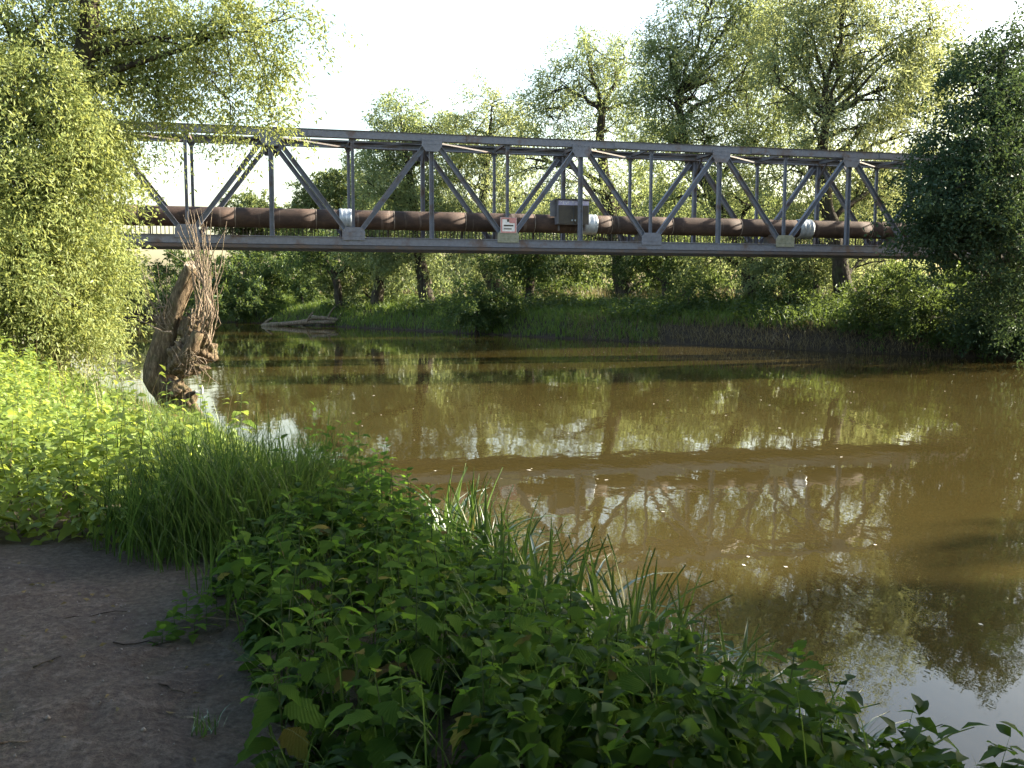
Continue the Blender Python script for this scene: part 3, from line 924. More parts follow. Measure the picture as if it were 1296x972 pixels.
wC = willow('pale wide willow with dark forked trunk left of the dark tree', 57, [(1074, 382), (1062, 330), (1048, 265), (1040, 200), (1046, 150)], [0.62, 0.5, 0.42, 0.36, 0.2],
       [(1008, 60, 50, 50, 66, 1), (1065, 35, 70, 40, 80, 0), (1125, 55, 66, 50, 90, 1), (1172, 45, 40, 44, 40, 0), (1045, 105, 50, 42, 44, 2), (1112, 112, 66, 40, 70, 0), (1165, 105, 46, 40, 40, 1), (1090, -20, 70, 40, 60, 0), (1020, 0, 50, 40, 50, 1), (1195, 85, 30, 24, 20, 0), (985, 110, 36, 46, 40, 0), (1150, 165, 50, 34, 46, 2), (1205, 130, 36, 36, 34, 3), (1150, 215, 44, 36, 50, 4), (1065, 200, 50, 30, 34, 3),
        (1095, 160, 54, 26, 34, 0), (1030, 165, 36, 36, 30, -1), (1000, 215, 40, 40, 40, 0), (1110, 250, 50, 46, 60, 3), (1010, 300, 50, 40, 56, 2), (1110, 320, 50, 26, 40, 2)], 13, 'willow_pale', gap=0.0)
wD = willow('grey-green tree left of centre with its narrow top above the bridge', 96, [(543, 388), (532, 335), (524, 260), (510, 170)], [0.7, 0.55, 0.4, 0.15],
       [(505, 143, 26, 26, 40, 0), (496, 190, 42, 36, 70, 0), (545, 160, 30, 20, 32, 1), (575, 185, 30, 30, 36, 2), (470, 205, 26, 34, 34, 1), (535, 205, 40, 40, 66, 1), (485, 250, 46, 44, 84, -1), (540, 270, 46, 50, 90, 0), (465, 300, 36, 34, 54, 0), (520, 325, 50, 28, 60, 1)], 14, 'willow', gap=-0.15, L=0.36, W=0.11)
wE = willow('slender pale willow with sparse upright top beside the warning sign', 90, [(636, 386), (606, 325), (612, 240), (622, 150)], [0.75, 0.5, 0.35, 0.12],
       [(622, 132, 36, 26, 34, 0), (598, 165, 34, 30, 36, 1), (652, 152, 30, 28, 34, 0), (620, 185, 44, 30, 44, 1), (575, 230, 30, 36, 34, 1), (600, 235, 48, 44, 76, 0), (660, 250, 44, 50, 70, 1), (625, 305, 56, 36, 70, -1), (570, 300, 30, 40, 44, 0)], 15, 'willow_pale', gap=0.0, L=0.34, W=0.10)
# slim trees whose trunks show below the bridge on the left
def small(label, Y, trunk, radii, blobs, seed, leaf, dens=1.0, per=40, L=0.34, W=0.12, gap=-0.2, name='bank_tree', group='smaller trees on the far bank', **kw):
    return willow(label, Y, trunk, radii, blobs, seed, leaf, per, L, W, 1.3, 0.3, gap, 0.5, name, 'tree', group, dens * 1.1, 0.3)
small('leaning slim tree under the bridge beside the sunlit dry grass', 107, [(432, 389), (424, 350), (404, 318)], [0.42, 0.36, 0.2], [(420, 318, 40, 22, 60, 0), (390, 330, 34, 24, 50, 1), (455, 325, 30, 20, 36, 0)], 21, 'bush')
small('thick-trunked tree under the bridge right of the dry grass', 102, [(478, 389), (480, 350), (490, 318)], [0.62, 0.5, 0.3], [(488, 322, 44, 22, 60, 0), (520, 330, 30, 20, 34, 1), (470, 298, 40, 26, 50, -1)], 22, 'willow')
small('dim tree with broad crown touching the underside of the bridge', 82, [(668, 392), (672, 350), (680, 322)], [0.4, 0.32, 0.2], [(680, 318, 46, 26, 70, 0), (715, 335, 34, 22, 44, -1), (650, 335, 34, 20, 40, 0)], 23, 'bush')
small('bushy tree behind the fork of the dark trunk', 70, [(845, 396), (842, 360), (850, 330)], [0.3, 0.25, 0.15], [(850, 325, 44, 26, 66, 1), (880, 345, 36, 24, 50, 0), (815, 340, 34, 24, 44, 2)], 24, 'bush')
small('stubby tree with short thick trunk left of the leaning trunk', 60, [(1030, 394), (1028, 365), (1020, 340)], [0.5, 0.45, 0.3], [(1020, 335, 40, 22, 56, 1), (985, 345, 34, 22, 44, 0), (1055, 335, 34, 20, 40, 2)], 25, 'willow')
small('yellow-lit tree behind the far truss right of the cabinet', 86, [(838, 388), (836, 320), (834, 270)], [0.4, 0.3, 0.15], [(830, 235, 44, 34, 66, 0), (860, 275, 40, 36, 66, 1), (800, 285, 34, 30, 44, 0)], 26, 'far_green')
small('yellow-lit tree seen through the right-hand truss panels', 74, [(1125, 390), (1122, 320), (1120, 270)], [0.4, 0.3, 0.15], [(1120, 235, 36, 30, 50, 0), (1135, 275, 40, 34, 60, 1), (1095, 285, 34, 30, 44, 0)], 27, 'far_green')
# dark broad tree at the right edge, overhanging the river
dk = []
for px, py, rx, ry, n, dy in [(1272, 70, 40, 42, 66, 1), (1240, 120, 52, 46, 90, 0), (1290, 150, 50, 60, 100, 1), (1215, 185, 50, 44, 90, -0.5), (1270, 225, 60, 56, 120, -1), (1190, 250, 52, 46, 96, -1),
                              (1228, 290, 56, 42, 100, -1.2), (1280, 310, 60, 60, 110, -1), (1175, 285, 30, 24, 34, -1.0), (1265, 385, 50, 36, 80, 2.5), (1310, 390, 50, 60, 70, 0), (1330, 250, 60, 90, 110, 1), (1340, 130, 50, 70, 70, 2)]:
    dk.append(pblob(px, py, 31.0, rx, ry, int(n * 1.1), 0.9, dy))
gb = on_ground(1258, 35.6)
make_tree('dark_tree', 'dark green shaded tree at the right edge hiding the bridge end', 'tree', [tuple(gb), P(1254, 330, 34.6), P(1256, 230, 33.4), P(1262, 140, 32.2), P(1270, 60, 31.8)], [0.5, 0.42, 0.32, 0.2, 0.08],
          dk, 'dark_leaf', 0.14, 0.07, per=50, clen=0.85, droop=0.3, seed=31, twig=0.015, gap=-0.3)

# shrubs along the far waterline
def shrub(label, px, Y, blobs, seed, leaf, L=0.22, W=0.09, per=40, group='shrubs on the far bank', name='riverside_shrub'):
    Y = RM(px, Y)
    L, W = L * 0.8, W * 0.8
    g = on_ground(px, Y)
    bl = [pblob(x, y, Y, rx, ry, n, 1.0, dy) for x, y, rx, ry, n, dy in blobs]
    t = Vector(bl[0][0])
    return make_tree(name, label, 'shrub', [tuple(g), tuple(g.lerp(t, 0.5)), tuple(t)], [0.10, 0.07, 0.03], bl, leaf, L, W, per=per, clen=0.7, droop=0.25, seed=seed, twig=0.012, gap=-0.35, group=group)
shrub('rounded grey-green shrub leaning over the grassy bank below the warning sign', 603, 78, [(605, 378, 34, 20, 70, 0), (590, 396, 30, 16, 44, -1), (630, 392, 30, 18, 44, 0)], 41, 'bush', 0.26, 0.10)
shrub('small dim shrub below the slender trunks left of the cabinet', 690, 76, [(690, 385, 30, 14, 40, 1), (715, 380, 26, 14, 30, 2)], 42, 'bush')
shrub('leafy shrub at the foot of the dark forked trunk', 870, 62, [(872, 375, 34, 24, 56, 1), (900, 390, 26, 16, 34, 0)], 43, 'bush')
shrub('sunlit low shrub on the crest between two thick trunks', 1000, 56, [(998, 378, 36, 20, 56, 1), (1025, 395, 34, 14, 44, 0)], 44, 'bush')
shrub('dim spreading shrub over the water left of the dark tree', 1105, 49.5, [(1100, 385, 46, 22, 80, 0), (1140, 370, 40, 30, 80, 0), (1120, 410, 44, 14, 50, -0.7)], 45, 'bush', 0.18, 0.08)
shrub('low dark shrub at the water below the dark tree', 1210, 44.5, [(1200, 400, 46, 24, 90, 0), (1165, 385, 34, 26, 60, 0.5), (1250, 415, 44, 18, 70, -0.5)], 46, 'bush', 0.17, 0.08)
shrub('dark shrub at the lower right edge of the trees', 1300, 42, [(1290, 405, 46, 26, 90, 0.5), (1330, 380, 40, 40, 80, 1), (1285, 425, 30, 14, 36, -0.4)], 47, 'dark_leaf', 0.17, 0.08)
# shaded thicket at the river bend on the left
LB = 'thicket at the river bend'
shrub('dim rounded thicket just right of the leaning stump', 300, 122, [(300, 345, 44, 32, 100, 2), (320, 378, 40, 20, 66, -1), (285, 385, 34, 18, 50, -2)], 51, 'bush', 0.40, 0.16, group=LB, name='thicket')
shrub('dim thicket behind the driftwood pile under the bridge', 385, 116, [(375, 340, 40, 30, 90, 4), (405, 360, 34, 22, 60, 2), (350, 350, 34, 32, 60, 6)], 52, 'bush', 0.38, 0.15, group=LB, name='thicket')
shrub('dim thicket behind the dry shoots of the stump', 235, 132, [(235, 345, 40, 30, 80, 2), (215, 375, 36, 20, 50, 0), (255, 372, 36, 22, 56, -2)], 53, 'bush', 0.42, 0.17, group=LB, name='thicket')
shrub('pale thicket left of the stump below the bridge end', 175, 140, [(172, 352, 34, 24, 60, 0), (190, 378, 30, 16, 40, 0), (140, 365, 40, 24, 60, 0)], 54, 'far_green', 0.45, 0.18, group=LB, name='thicket')
shrub('sunlit leafy bush above the grassy point under the bridge', 478, 106, [(452, 362, 30, 20, 50, 0), (425, 355, 26, 20, 40, 1), (500, 350, 24, 20, 34, 1)], 55, 'far_green', 0.32, 0.13, group=LB, name='thicket')

# woodland far behind, closing the gaps under the crowns
bgA = small('pale distant tree between the first bridge posts', 185, [(312, 392), (312, 330), (312, 280)], [0.7, 0.5, 0.3], [(310, 268, 28, 24, 80, 0), (335, 278, 24, 28, 70, 1), (288, 285, 22, 26, 60, 0), (355, 285, 22, 26, 50, 0), (318, 340, 30, 30, 70, 0)], 61, 'far_green', L=0.55, W=0.24, name='distant_tree', group='distant woodland trees')
bgB = small('bushy distant tree filling the second bridge panel', 160, [(425, 392), (424, 330), (424, 270)], [0.7, 0.5, 0.3], [(440, 232, 28, 22, 80, 0), (405, 250, 34, 28, 110, 1), (455, 265, 30, 32, 90, 0), (382, 278, 26, 28, 70, 2), (425, 320, 40, 36, 110, 0)], 62, 'far_green', L=0.5, W=0.22, name='distant_tree', group='distant woodland trees')
far_spots = [(362, 190, 0.75), (480, 175, 1.0), (530, 190, 1.05), (575, 160, 0.8), (600, 200, 1.1), (650, 150, 0.75), (690, 180, 1.0), (735, 140, 0.72), (780, 170, 0.95), (830, 135, 0.8), (875, 160, 0.95),
             (920, 125, 0.75), (965, 150, 0.9), (1010, 118, 0.75), (1060, 140, 0.85), (1105, 112, 0.7), (1160, 130, 0.8), (1215, 105, 0.8), (1270, 120, 0.85), (1330, 100, 0.8)]
for i, (px, Y, sc) in enumerate(far_spots):
    g = on_ground(px, RM(px, Y))
    copy_tree(bgA if i % 3 == 1 else bgB, g, i * 1.7, sc, 'distant green tree glimpsed behind the bridge ' + place_words(px), 'woodland glimpsed behind the far bank trees')
# low bushes under that woodland
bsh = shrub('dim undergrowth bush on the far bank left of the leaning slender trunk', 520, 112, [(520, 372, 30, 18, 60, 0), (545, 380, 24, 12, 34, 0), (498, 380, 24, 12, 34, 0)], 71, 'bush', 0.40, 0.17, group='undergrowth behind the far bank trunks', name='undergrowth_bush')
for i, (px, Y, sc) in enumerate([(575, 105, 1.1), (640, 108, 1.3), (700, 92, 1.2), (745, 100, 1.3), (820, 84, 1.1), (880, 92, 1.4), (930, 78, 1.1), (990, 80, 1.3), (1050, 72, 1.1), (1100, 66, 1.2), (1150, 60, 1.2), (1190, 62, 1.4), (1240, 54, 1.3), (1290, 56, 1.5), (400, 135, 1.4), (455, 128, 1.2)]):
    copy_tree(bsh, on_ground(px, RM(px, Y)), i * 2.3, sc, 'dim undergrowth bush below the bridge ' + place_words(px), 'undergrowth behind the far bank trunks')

# tall trees on the far bank beyond the right edge: they throw the foreground into shade
def off_tree(label, x, y, hgt, r, seed):
    z = hz(x, y)
    bl = [((x + math.cos(a) * r * 0.25, y + math.sin(a) * r * 0.25, z + hgt * t), (r * w, r * w, hgt * 0.13), 150) for t, w, a in ((0.3, 0.8, 0), (0.45, 1, 2), (0.6, 1, 4), (0.74, 0.95, 1), (0.87, 0.8, 3))]
    return make_tree('tall_poplar', label, 'tree', [(x, y, z), (x, y, z + hgt * .4), (x, y, z + hgt * .9)], [0.6, 0.4, 0.08], bl, 'willow', 0.55, 0.32, per=34, clen=1.2, droop=0.2, seed=seed, gap=-0.9, twig=0.03, fuzz=0.25, group='poplars beyond the right edge')
tp_ = off_tree('tall poplar on the far bank just beyond the right edge', 46.5, 16.0, 31, 5.0, 81)
copy_tree(tp_, (50.5, 8.0, hz(50.5, 8.0)), 1.0, 1.05, 'tall poplar on the far bank second beyond the right edge', 'poplars beyond the right edge')
copy_tree(tp_, (55.5, 0.5, hz(55.5, 0.5)), 2.0, 1.0, 'tall poplar on the far bank third beyond the right edge', 'poplars beyond the right edge')
# unseen willow added over and behind the viewpoint to darken the foreground
ov = []
for x, y, z, rx, ry, rz, n in [(-1, 2.5, 7.2, 3.4, 2.6, 1.2, 90), (3.2, 1.5, 7.0, 3.0, 2.8, 1.3, 80), (-4.5, 1.5, 7.2, 3.0, 3.0, 1.4, 80), (0.5, -2, 8, 3.6, 3, 2, 100), (-3.5, -3, 8, 3.4, 3, 2, 100), (4.5, -3, 7.5, 3.4, 3, 2, 90), (-6.5, -1, 6, 2.6, 3, 2.4, 80), (0.8, -6, 6, 5, 2, 3.5, 110), (-5, -6.5, 5, 4, 2, 3.5, 100)]:
    ov.append(((x, y, z), (rx, ry, rz), n))
for x, y, z, rx, ry, rz, n in [(8.2, -0.8, 5.5, 2.2, 2.8, 3.5, 110), (8.0, -3.5, 3.5, 2.4, 2.0, 3.0, 90), (7.0, -5.5, 5.0, 3, 2, 4, 90)]:  # foliage added right of the viewpoint to block side skylight
    ov.append(((x, y, z), (rx, ry, rz), n))
make_tree('unseen_shade_willow', 'unseen willow added overhead and behind the viewpoint to shade the foreground', 'tree', [(-1.6, -5.0, hz(-1.6, -5.0)), (-1.5, -4.5, 3.5), (-1.0, -3.0, 6.5), (-0.5, -1.5, 9)], [0.4, 0.32, 0.22, 0.08], ov, 'bush', 0.26, 0.12, per=46, clen=1.0, droop=0.3, seed=83, gap=-0.6, twig=0.015)
# ------------------------------------------------------------------ leaning pollard stump with dry shoots
SY = 16.8
sb_ = Vector(P(244, 536, SY))
stp = thing('pollard_stump', 'leaning cut willow stump bristling with dry brown shoots at the water edge', 'tree stump', sb_)
def L_(px, py, dy=0.0): return Vector(P(px, py, SY + dy)) - sb_
rs = random.Random(9)
tpts = [L_(244, 548), L_(233, 522), L_(215, 500), L_(201, 478), L_(203, 456), L_(208, 432), L_(215, 408), L_(224, 384), L_(234, 360), L_(242.5, 338)]
trad = [0.25, 0.22, 0.25, 0.29, 0.25, 0.20, 0.17, 0.16, 0.145, 0.125]
dense, drad = [], []
for i in range(len(tpts) - 1):
    for k in range(3):
        t = k / 3
        dense.append(tpts[i].lerp(tpts[i + 1], t)); drad.append(trad[i] * (1 - t) + trad[i + 1] * t)
dense.append(tpts[-1]); drad.append(trad[-1])
lump = [[1 + 0.07 * math.sin(3 * t + i * 0.35) + 0.05 * math.sin(7 * t - i * 0.6) + rs.uniform(-.035, .035) for t in (2 * math.pi * j / 26 for j in range(26))] for i in range(len(dense))]
mb = MB()
mb.tube(dense, drad, 26, squash=lambda i, t: lump[i][int(round(t / (2 * math.pi) * 26)) % 26])
mb.build('trunk', M['stump_bark'], stp, True)
dtop = (tpts[-1] - tpts[-2]).normalized()
mb = MB()
ncut = Vector((0.22, -0.55, 0.8)).normalized()
mb.tube([tpts[-1] - ncut * 0.05, tpts[-1] + ncut * 0.045], 0.128, 20)
o = mb.build('cut_face', M['cut'], stp)
o['label'] = 'pale sawn top of the leaning stump'
# knotty burls and the hollow side limb
def burl(px, py, dy, r, seed, name='burl'):
    rr = random.Random(seed)
    import bmesh
    bm = bmesh.new()
    bmesh.ops.create_icosphere(bm, subdivisions=4, radius=1)
    from mathutils import noise as mn
    for v in bm.verts:
        k = 1 + 0.18 * math.sin(5 * v.co.x + seed) * math.cos(6 * v.co.z) + 0.12 * math.sin(11 * v.co.y + 3 * v.co.z) + 0.22 * mn.fractal(v.co * 2.6 + Vector((seed, 0, 0)), 0.7, 2.0, 5)
        v.co = Vector((v.co.x * r[0], v.co.y * r[1], v.co.z * r[2])) * k
    me = bpy.data.meshes.new(name)
    bm.to_mesh(me); bm.free()
    for p in me.polygons: p.use_smooth = True
    me.materials.append(M['stump_bark'])
    o = obj(name, me, stp)
    o.scale = (0.85, 0.85, 0.85)
    o.location = L_(px, py, dy)
for i, (px, py, dy, r) in enumerate([(246, 440, -0.1, (0.30, 0.26, 0.30)), (258, 445, 0.0, (0.26, 0.25, 0.22)), (228, 455, -0.28, (0.24, 0.18, 0.30)), (236, 466, -0.2, (0.34, 0.24, 0.16)), (222, 492, -0.3, (0.24, 0.2, 0.2)), (240, 418, -0.05, (0.2, 0.2, 0.3)), (236, 508, -0.25, (0.2, 0.2, 0.24))]):
    burl(px, py, dy, r, i)
mb = MB()
mb.tube([L_(224, 470, -0.2), L_(236, 452, -0.3), L_(247, 430, -0.35), L_(251, 420, -0.35)], [0.16, 0.15, 0.11, 0.10], 12)
mb.build('side_limb', M['stump_bark'], stp, True)
for a, b, c, r in [((234, 520), (250, 528), (268, 540), 0.10), ((236, 505), (232, 525), (238, 548), 0.12), ((228, 500), (238, 518), (252, 545), 0.08), ((225, 515), (222, 530), (226, 546), 0.12), ((240, 512), (256, 520), (262, 546), 0.07)]:
    mb = MB()
    mb.tube(bez(L_(*a, -0.25), L_(*b, -0.35), L_(*c, -0.35), 7), [r * (1 - i * 0.09) for i in range(7)], 8, squash=lambda i, t: 1 + 0.12 * math.sin(3 * t + i))
    mb.build('root', M['bark_light'], stp, True)
# broken twig with a peeled white end
mb = MB(); mb.tube(bez(L_(232, 502, -.3), L_(240, 500, -.35), L_(247, 496, -.35), 5), [0.06, 0.055, 0.05, 0.04, 0.03], 7); mb.build('broken_twig', M['bark'], stp, True)
mb = MB(); mb.tube([L_(247, 495, -.35), L_(251, 499, -.36), L_(255, 498, -.36), L_(256, 493, -.36), L_(255.5, 488, -.36)], [0.018, 0.03, 0.032, 0.026, 0.012], 6); mb.build('peeled_hook', M['pale_wood'], stp, True)
# dry shoots: the upright broom, the bristles on the left and the brush below the burl
def shoot(pts, r):
    mb = MB()
    pp = []
    for i in range(len(pts) - 1):
        for k in range(3): pp.append(pts[i].lerp(pts[i + 1], k / 3) + Vector((rs.uniform(-1, 1), rs.uniform(-1, 1), rs.uniform(-1, 1))) * 0.012)
    pp.append(pts[-1])
    n = len(pp)
    mb.tube(pp, [r * (1 - 0.75 * i / (n - 1)) for i in range(n)], 5, cap=False)
    mb.build('dry_shoot', M['shoot'], stp, True)
for i in range(40):
    x0 = rs.uniform(234, 268); y0 = rs.uniform(405, 448)
    bend = rs.uniform(264, 282) if rs.random() < 0.65 else rs.uniform(246, 268)
    y1 = rs.uniform(345, 375)
    tx = rs.gauss(250, 17) if rs.random() < 0.7 else rs.uniform(216, 296)
    ty = rs.uniform(262, 330) if rs.random() < 0.75 else rs.uniform(330, 360)
    dy = rs.uniform(-0.6, 0.5)
    a, c = L_(x0, y0, dy * 0.5), L_(tx, ty, dy)
    m1, m2 = L_((x0 + bend) / 2 + 3, (y0 + y1) / 2, dy), L_((bend + tx) / 2, (y1 + ty) / 2 + 12, dy)
    shoot([a, m1, m2, c], rs.uniform(0.011, 0.02))
for tx, ty in ((240, 265), (245, 268), (232, 272), (262, 280), (287, 288), (228, 285), (210, 318)):
    shoot([L_(250, 400, -.2), L_(258, 360, -.2), L_((tx + 254) / 2, (ty + 345) / 2, -.25), L_(tx, ty, -.3)], 0.018)
for i in range(20):
    x0, y0 = rs.uniform(200, 222), rs.uniform(385, 425)
    tx, ty = rs.uniform(176, 212), rs.uniform(325, 400)
    shoot([L_(x0, y0, -.15), L_((x0 + tx) / 2 - 3, (y0 + ty) / 2 + 8, -.2), L_(tx, ty, rs.uniform(-.5, .2))], rs.uniform(0.007, 0.013))
shoot([L_(218, 421, -.35), L_(205, 420, -.4), L_(192, 412, -.45), L_(174, 404, -.45)], 0.024)
for i in range(26):
    x0, y0 = rs.uniform(222, 262), rs.uniform(440, 470)
    shoot([L_(x0, y0, -.3), L_(x0 + rs.uniform(-8, 12), y0 + rs.uniform(-10, 12), -.5), L_(x0 + rs.uniform(-14, 26), y0 + rs.uniform(2, 30), rs.uniform(-.6, -.3))], rs.uniform(0.008, 0.014))
for i in range(14):
    x0, y0 = rs.uniform(238, 276), rs.uniform(405, 455)
    shoot([L_(x0, y0, rs.uniform(-.35, .1)), L_(x0 + rs.uniform(-6, 8), y0 - rs.uniform(8, 20), rs.uniform(-.4, .1)), L_(x0 + rs.uniform(-10, 10), y0 - rs.uniform(16, 44), rs.uniform(-.4, .1))], rs.uniform(0.009, 0.016))

# ------------------------------------------------------------------ driftwood on the far shore
DW = [((332, 413), (425, 408), 0.22, 'long pale driftwood log lying along the far waterline'), ((395, 402), (428, 405), 0.20, 'short thick driftwood log on top of the pile'),
      ((365, 411), (412, 401), 0.13, 'thin driftwood branch slanting up across the pile'), ((336, 409), (344, 403), 0.15, 'stubby driftwood snag at the left end of the pile'),
      ((400, 413), (440, 411), 0.2, 'dark driftwood log at the right end of the pile'), ((378, 414), (398, 406), 0.13, 'small crossed driftwood stick in the middle of the pile'),
      ((350, 412), (392, 405), 0.10, 'thin bleached driftwood stick leaning left of the pile top'), ((405, 409), (452, 403), 0.12, 'slender driftwood branch reaching up the grassy bank'),
      ((388, 409), (418, 412), 0.16, 'short dark driftwood log low in the pile'), ((318, 414), (356, 412), 0.10, 'half sunken driftwood stick left of the pile')]
for i, (a, b, r, lab) in enumerate(DW):
    pa, pb_ = Vector(P(*a, 66.5 + 0.3 * i)), Vector(P(*b, 66 + i * 0.25))
    o = thing('driftwood_log', lab, 'log', pa, group='driftwood pile')
    d = pb_ - pa
    mid = d * 0.5 + Vector((0, 0, d.length * 0.04))
    mb = MB(); mb.tube(bez(Vector(), mid, d, 9), [0.85 * r * (1 + 0.15 * math.sin(k * 2 + i)) * (1 - 0.05 * k) for k in range(9)], 9); mb.build('stem', M['driftwood'], o, True)
    if i in (0, 1, 4):
        mb = MB(); mb.tube(bez(d * 0.6, d * 0.6 + Vector((0.2, -0.2, 0.5)), d * 0.6 + Vector((0.6, -0.3, 0.9)), 5), [r * 0.45, r * 0.4, r * 0.3, r * 0.25, r * 0.15], 6); mb.build('branch_stub', M['driftwood'], o, True)

# ------------------------------------------------------------------ grass and leaf cover
def blades(name, x, y, h, w, lean, mat, label, cat='grass', seed=1, segs=4, z=None, bendmul=1.0):
    rng = np.random.default_rng(seed)
    n = len(x)
    z = height(x, y) - 0.02 if z is None else z
    a = rng.random(n) * 2 * np.pi
    d = np.stack([np.cos(a), np.sin(a), np.zeros(n)], 1)
    s = np.stack([-np.sin(a + rng.normal(size=n) * .6), np.cos(a), np.zeros(n)], 1)
    s = unit(s)
    h = h * (0.55 + 0.8 * rng.random(n)); ln = lean * (0.3 + 1.2 * rng.random(n)) * bendmul
    V = []
    base = np.stack([x, y, z], 1)
    for i in range(segs + 1):
        t = i / segs
        p = base + np.array([0, 0, 1.0]) * (h * (t - 0.35 * np.minimum(ln, 1.2) * t ** 2.4))[:, None] + d * (h * ln * t ** 1.9)[:, None]
        wd = (w * (1 - t ** 1.6) * 0.5 * (0.6 + 0.8 * ((t > 0) * 0.5)))
        V += [p - s * np.reshape(wd, (-1, 1)), p + s * np.reshape(wd, (-1, 1))]
    V = np.stack(V, 1).reshape(-1, 3)
    k = 2 * (segs + 1)
    b = np.arange(n)[:, None] * k
    Fc = np.concatenate([b + np.array([[2 * i, 2 * i + 1, 2 * i + 3, 2 * i + 2]]) for i in range(segs)], 0)
    T = np.clip(0.5 + 0.28 * rng.normal(size=n), 0, 1)
    o = obj(name, np_mesh(name, V, Fc, mat, np.tile(T, segs)))
    return tag(o, label, cat, kind='stuff')

def scatter(n, x0, x1, y0, y1, test, rng):
    X, Y = [], []
    got = 0
    while got < n:
        x = rng.uniform(x0, x1, n * 2); y = rng.uniform(y0, y1, n * 2)
        m = test(x, y)
        X.append(x[m]); Y.append(y[m]); got += int(m.sum())
    return np.concatenate(X)[:n], np.concatenate(Y)[:n]

def pathdist(x, y):
    return seg_dist(x, y, np.concatenate([PATH, PATH[:1]])) * np.where(inside(x, y, PATH), 1, -1)
def bankmask(lo, hi):
    def f(x, y):
        dn, df, wet = fields(x, y)
        return (~wet) & (dn < df) & (dn > lo) & (dn < hi) & (pathdist(x, y) < -0.06)
    return f
rg = np.random.default_rng(77)
# long shaded grass by the path and thin grass through the nettles
def t1(x, y): return bankmask(0.1, 9)(x, y) & (((x + 1.75) / 0.85) ** 2 + ((y - 6.1) / 0.9) ** 2 < 1.1 + 0.5 * wob(x, y, 4))
x, y = scatter(5600, -3.2, -0.2, 5.0, 9, t1, rg)
e_ = ((x + 1.75) / 0.85) ** 2 + ((y - 6.1) / 0.9) ** 2
k_ = rg.random(len(x)) > 0.8 * smooth((e_ - 0.25) / 0.9)
x, y, e_ = x[k_], y[k_], e_[k_]
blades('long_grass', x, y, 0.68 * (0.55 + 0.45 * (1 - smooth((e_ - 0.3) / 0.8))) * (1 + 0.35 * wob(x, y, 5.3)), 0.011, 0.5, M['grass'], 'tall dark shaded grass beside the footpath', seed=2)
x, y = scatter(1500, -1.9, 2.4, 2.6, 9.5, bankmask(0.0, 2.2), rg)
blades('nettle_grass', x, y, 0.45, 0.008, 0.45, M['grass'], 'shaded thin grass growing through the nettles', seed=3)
x, y = scatter(380, -1.6, 0.9, 2.2, 5.2, lambda a, b: bankmask(0.4, 3)(a, b) & (pathdist(a, b) > -0.5), rg)
blades('path_edge_grass', x, y, 0.26, 0.007, 0.8, M['grass'], 'short wispy grass along the footpath edge', seed=4)
x, y = scatter(22, -1.5, 0.4, 2.4, 4.6, lambda a, b: bankmask(0.4, 3)(a, b) & (pathdist(a, b) > -0.45), rg)
blades('dry_stalks', x, y, 0.42, 0.006, 0.9, M['dry_grass'], 'dry straw stalks bending over the footpath edge', seed=41)
# sunlit grass by the water further along
x, y = scatter(9000, -6, -1.5, 8.2, 16.5, bankmask(0.0, 1.3), rg)
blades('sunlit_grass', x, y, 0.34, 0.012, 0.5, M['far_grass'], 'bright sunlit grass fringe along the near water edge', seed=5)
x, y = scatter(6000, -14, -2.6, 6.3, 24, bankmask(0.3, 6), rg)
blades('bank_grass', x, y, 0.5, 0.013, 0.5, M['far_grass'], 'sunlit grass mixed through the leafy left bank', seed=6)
# far bank grass
x, y = scatter(36000, -26, 24, 28, 88, lambda a, b: (lambda d: (~d[2]) & (d[1] < d[0]) & (d[1] > 0.15 + 1.2 * (a > 7)) & (d[1] < 7))(fields(a, b)), rg)
blades('far_bank_grass', x, y, 0.5, 0.045, 0.55, M['shade_toned_grass'], 'green grass covering the far river bank', seed=7, segs=3)
x, y = scatter(5000, -16, 22, 32, 80, lambda a, b: (lambda d: (~d[2]) & (d[1] < d[0]) & (d[1] > 6) & (d[1] < 17) & (wob(a, b, 0.35) > -0.1))(fields(a, b)), rg)
blades('dry_meadow_grass', x, y, 0.8, 0.05, 0.5, M['dry_grass'], 'straw-coloured dry grass behind the far bank crest', seed=8, segs=3)
x, y = scatter(5000, 3, 22, 29, 52, lambda a, b: (lambda d: (~d[2]) & (d[1] < d[0]) & (d[1] > 0.1) & (d[1] < 2.2))(fields(a, b)), rg)
blades('bank_straw', x, y, 0.45, 0.022, 0.9, M['dry_grass'], 'dull dry grass hanging on the steep far bank soil', seed=9, segs=3, bendmul=1.2)

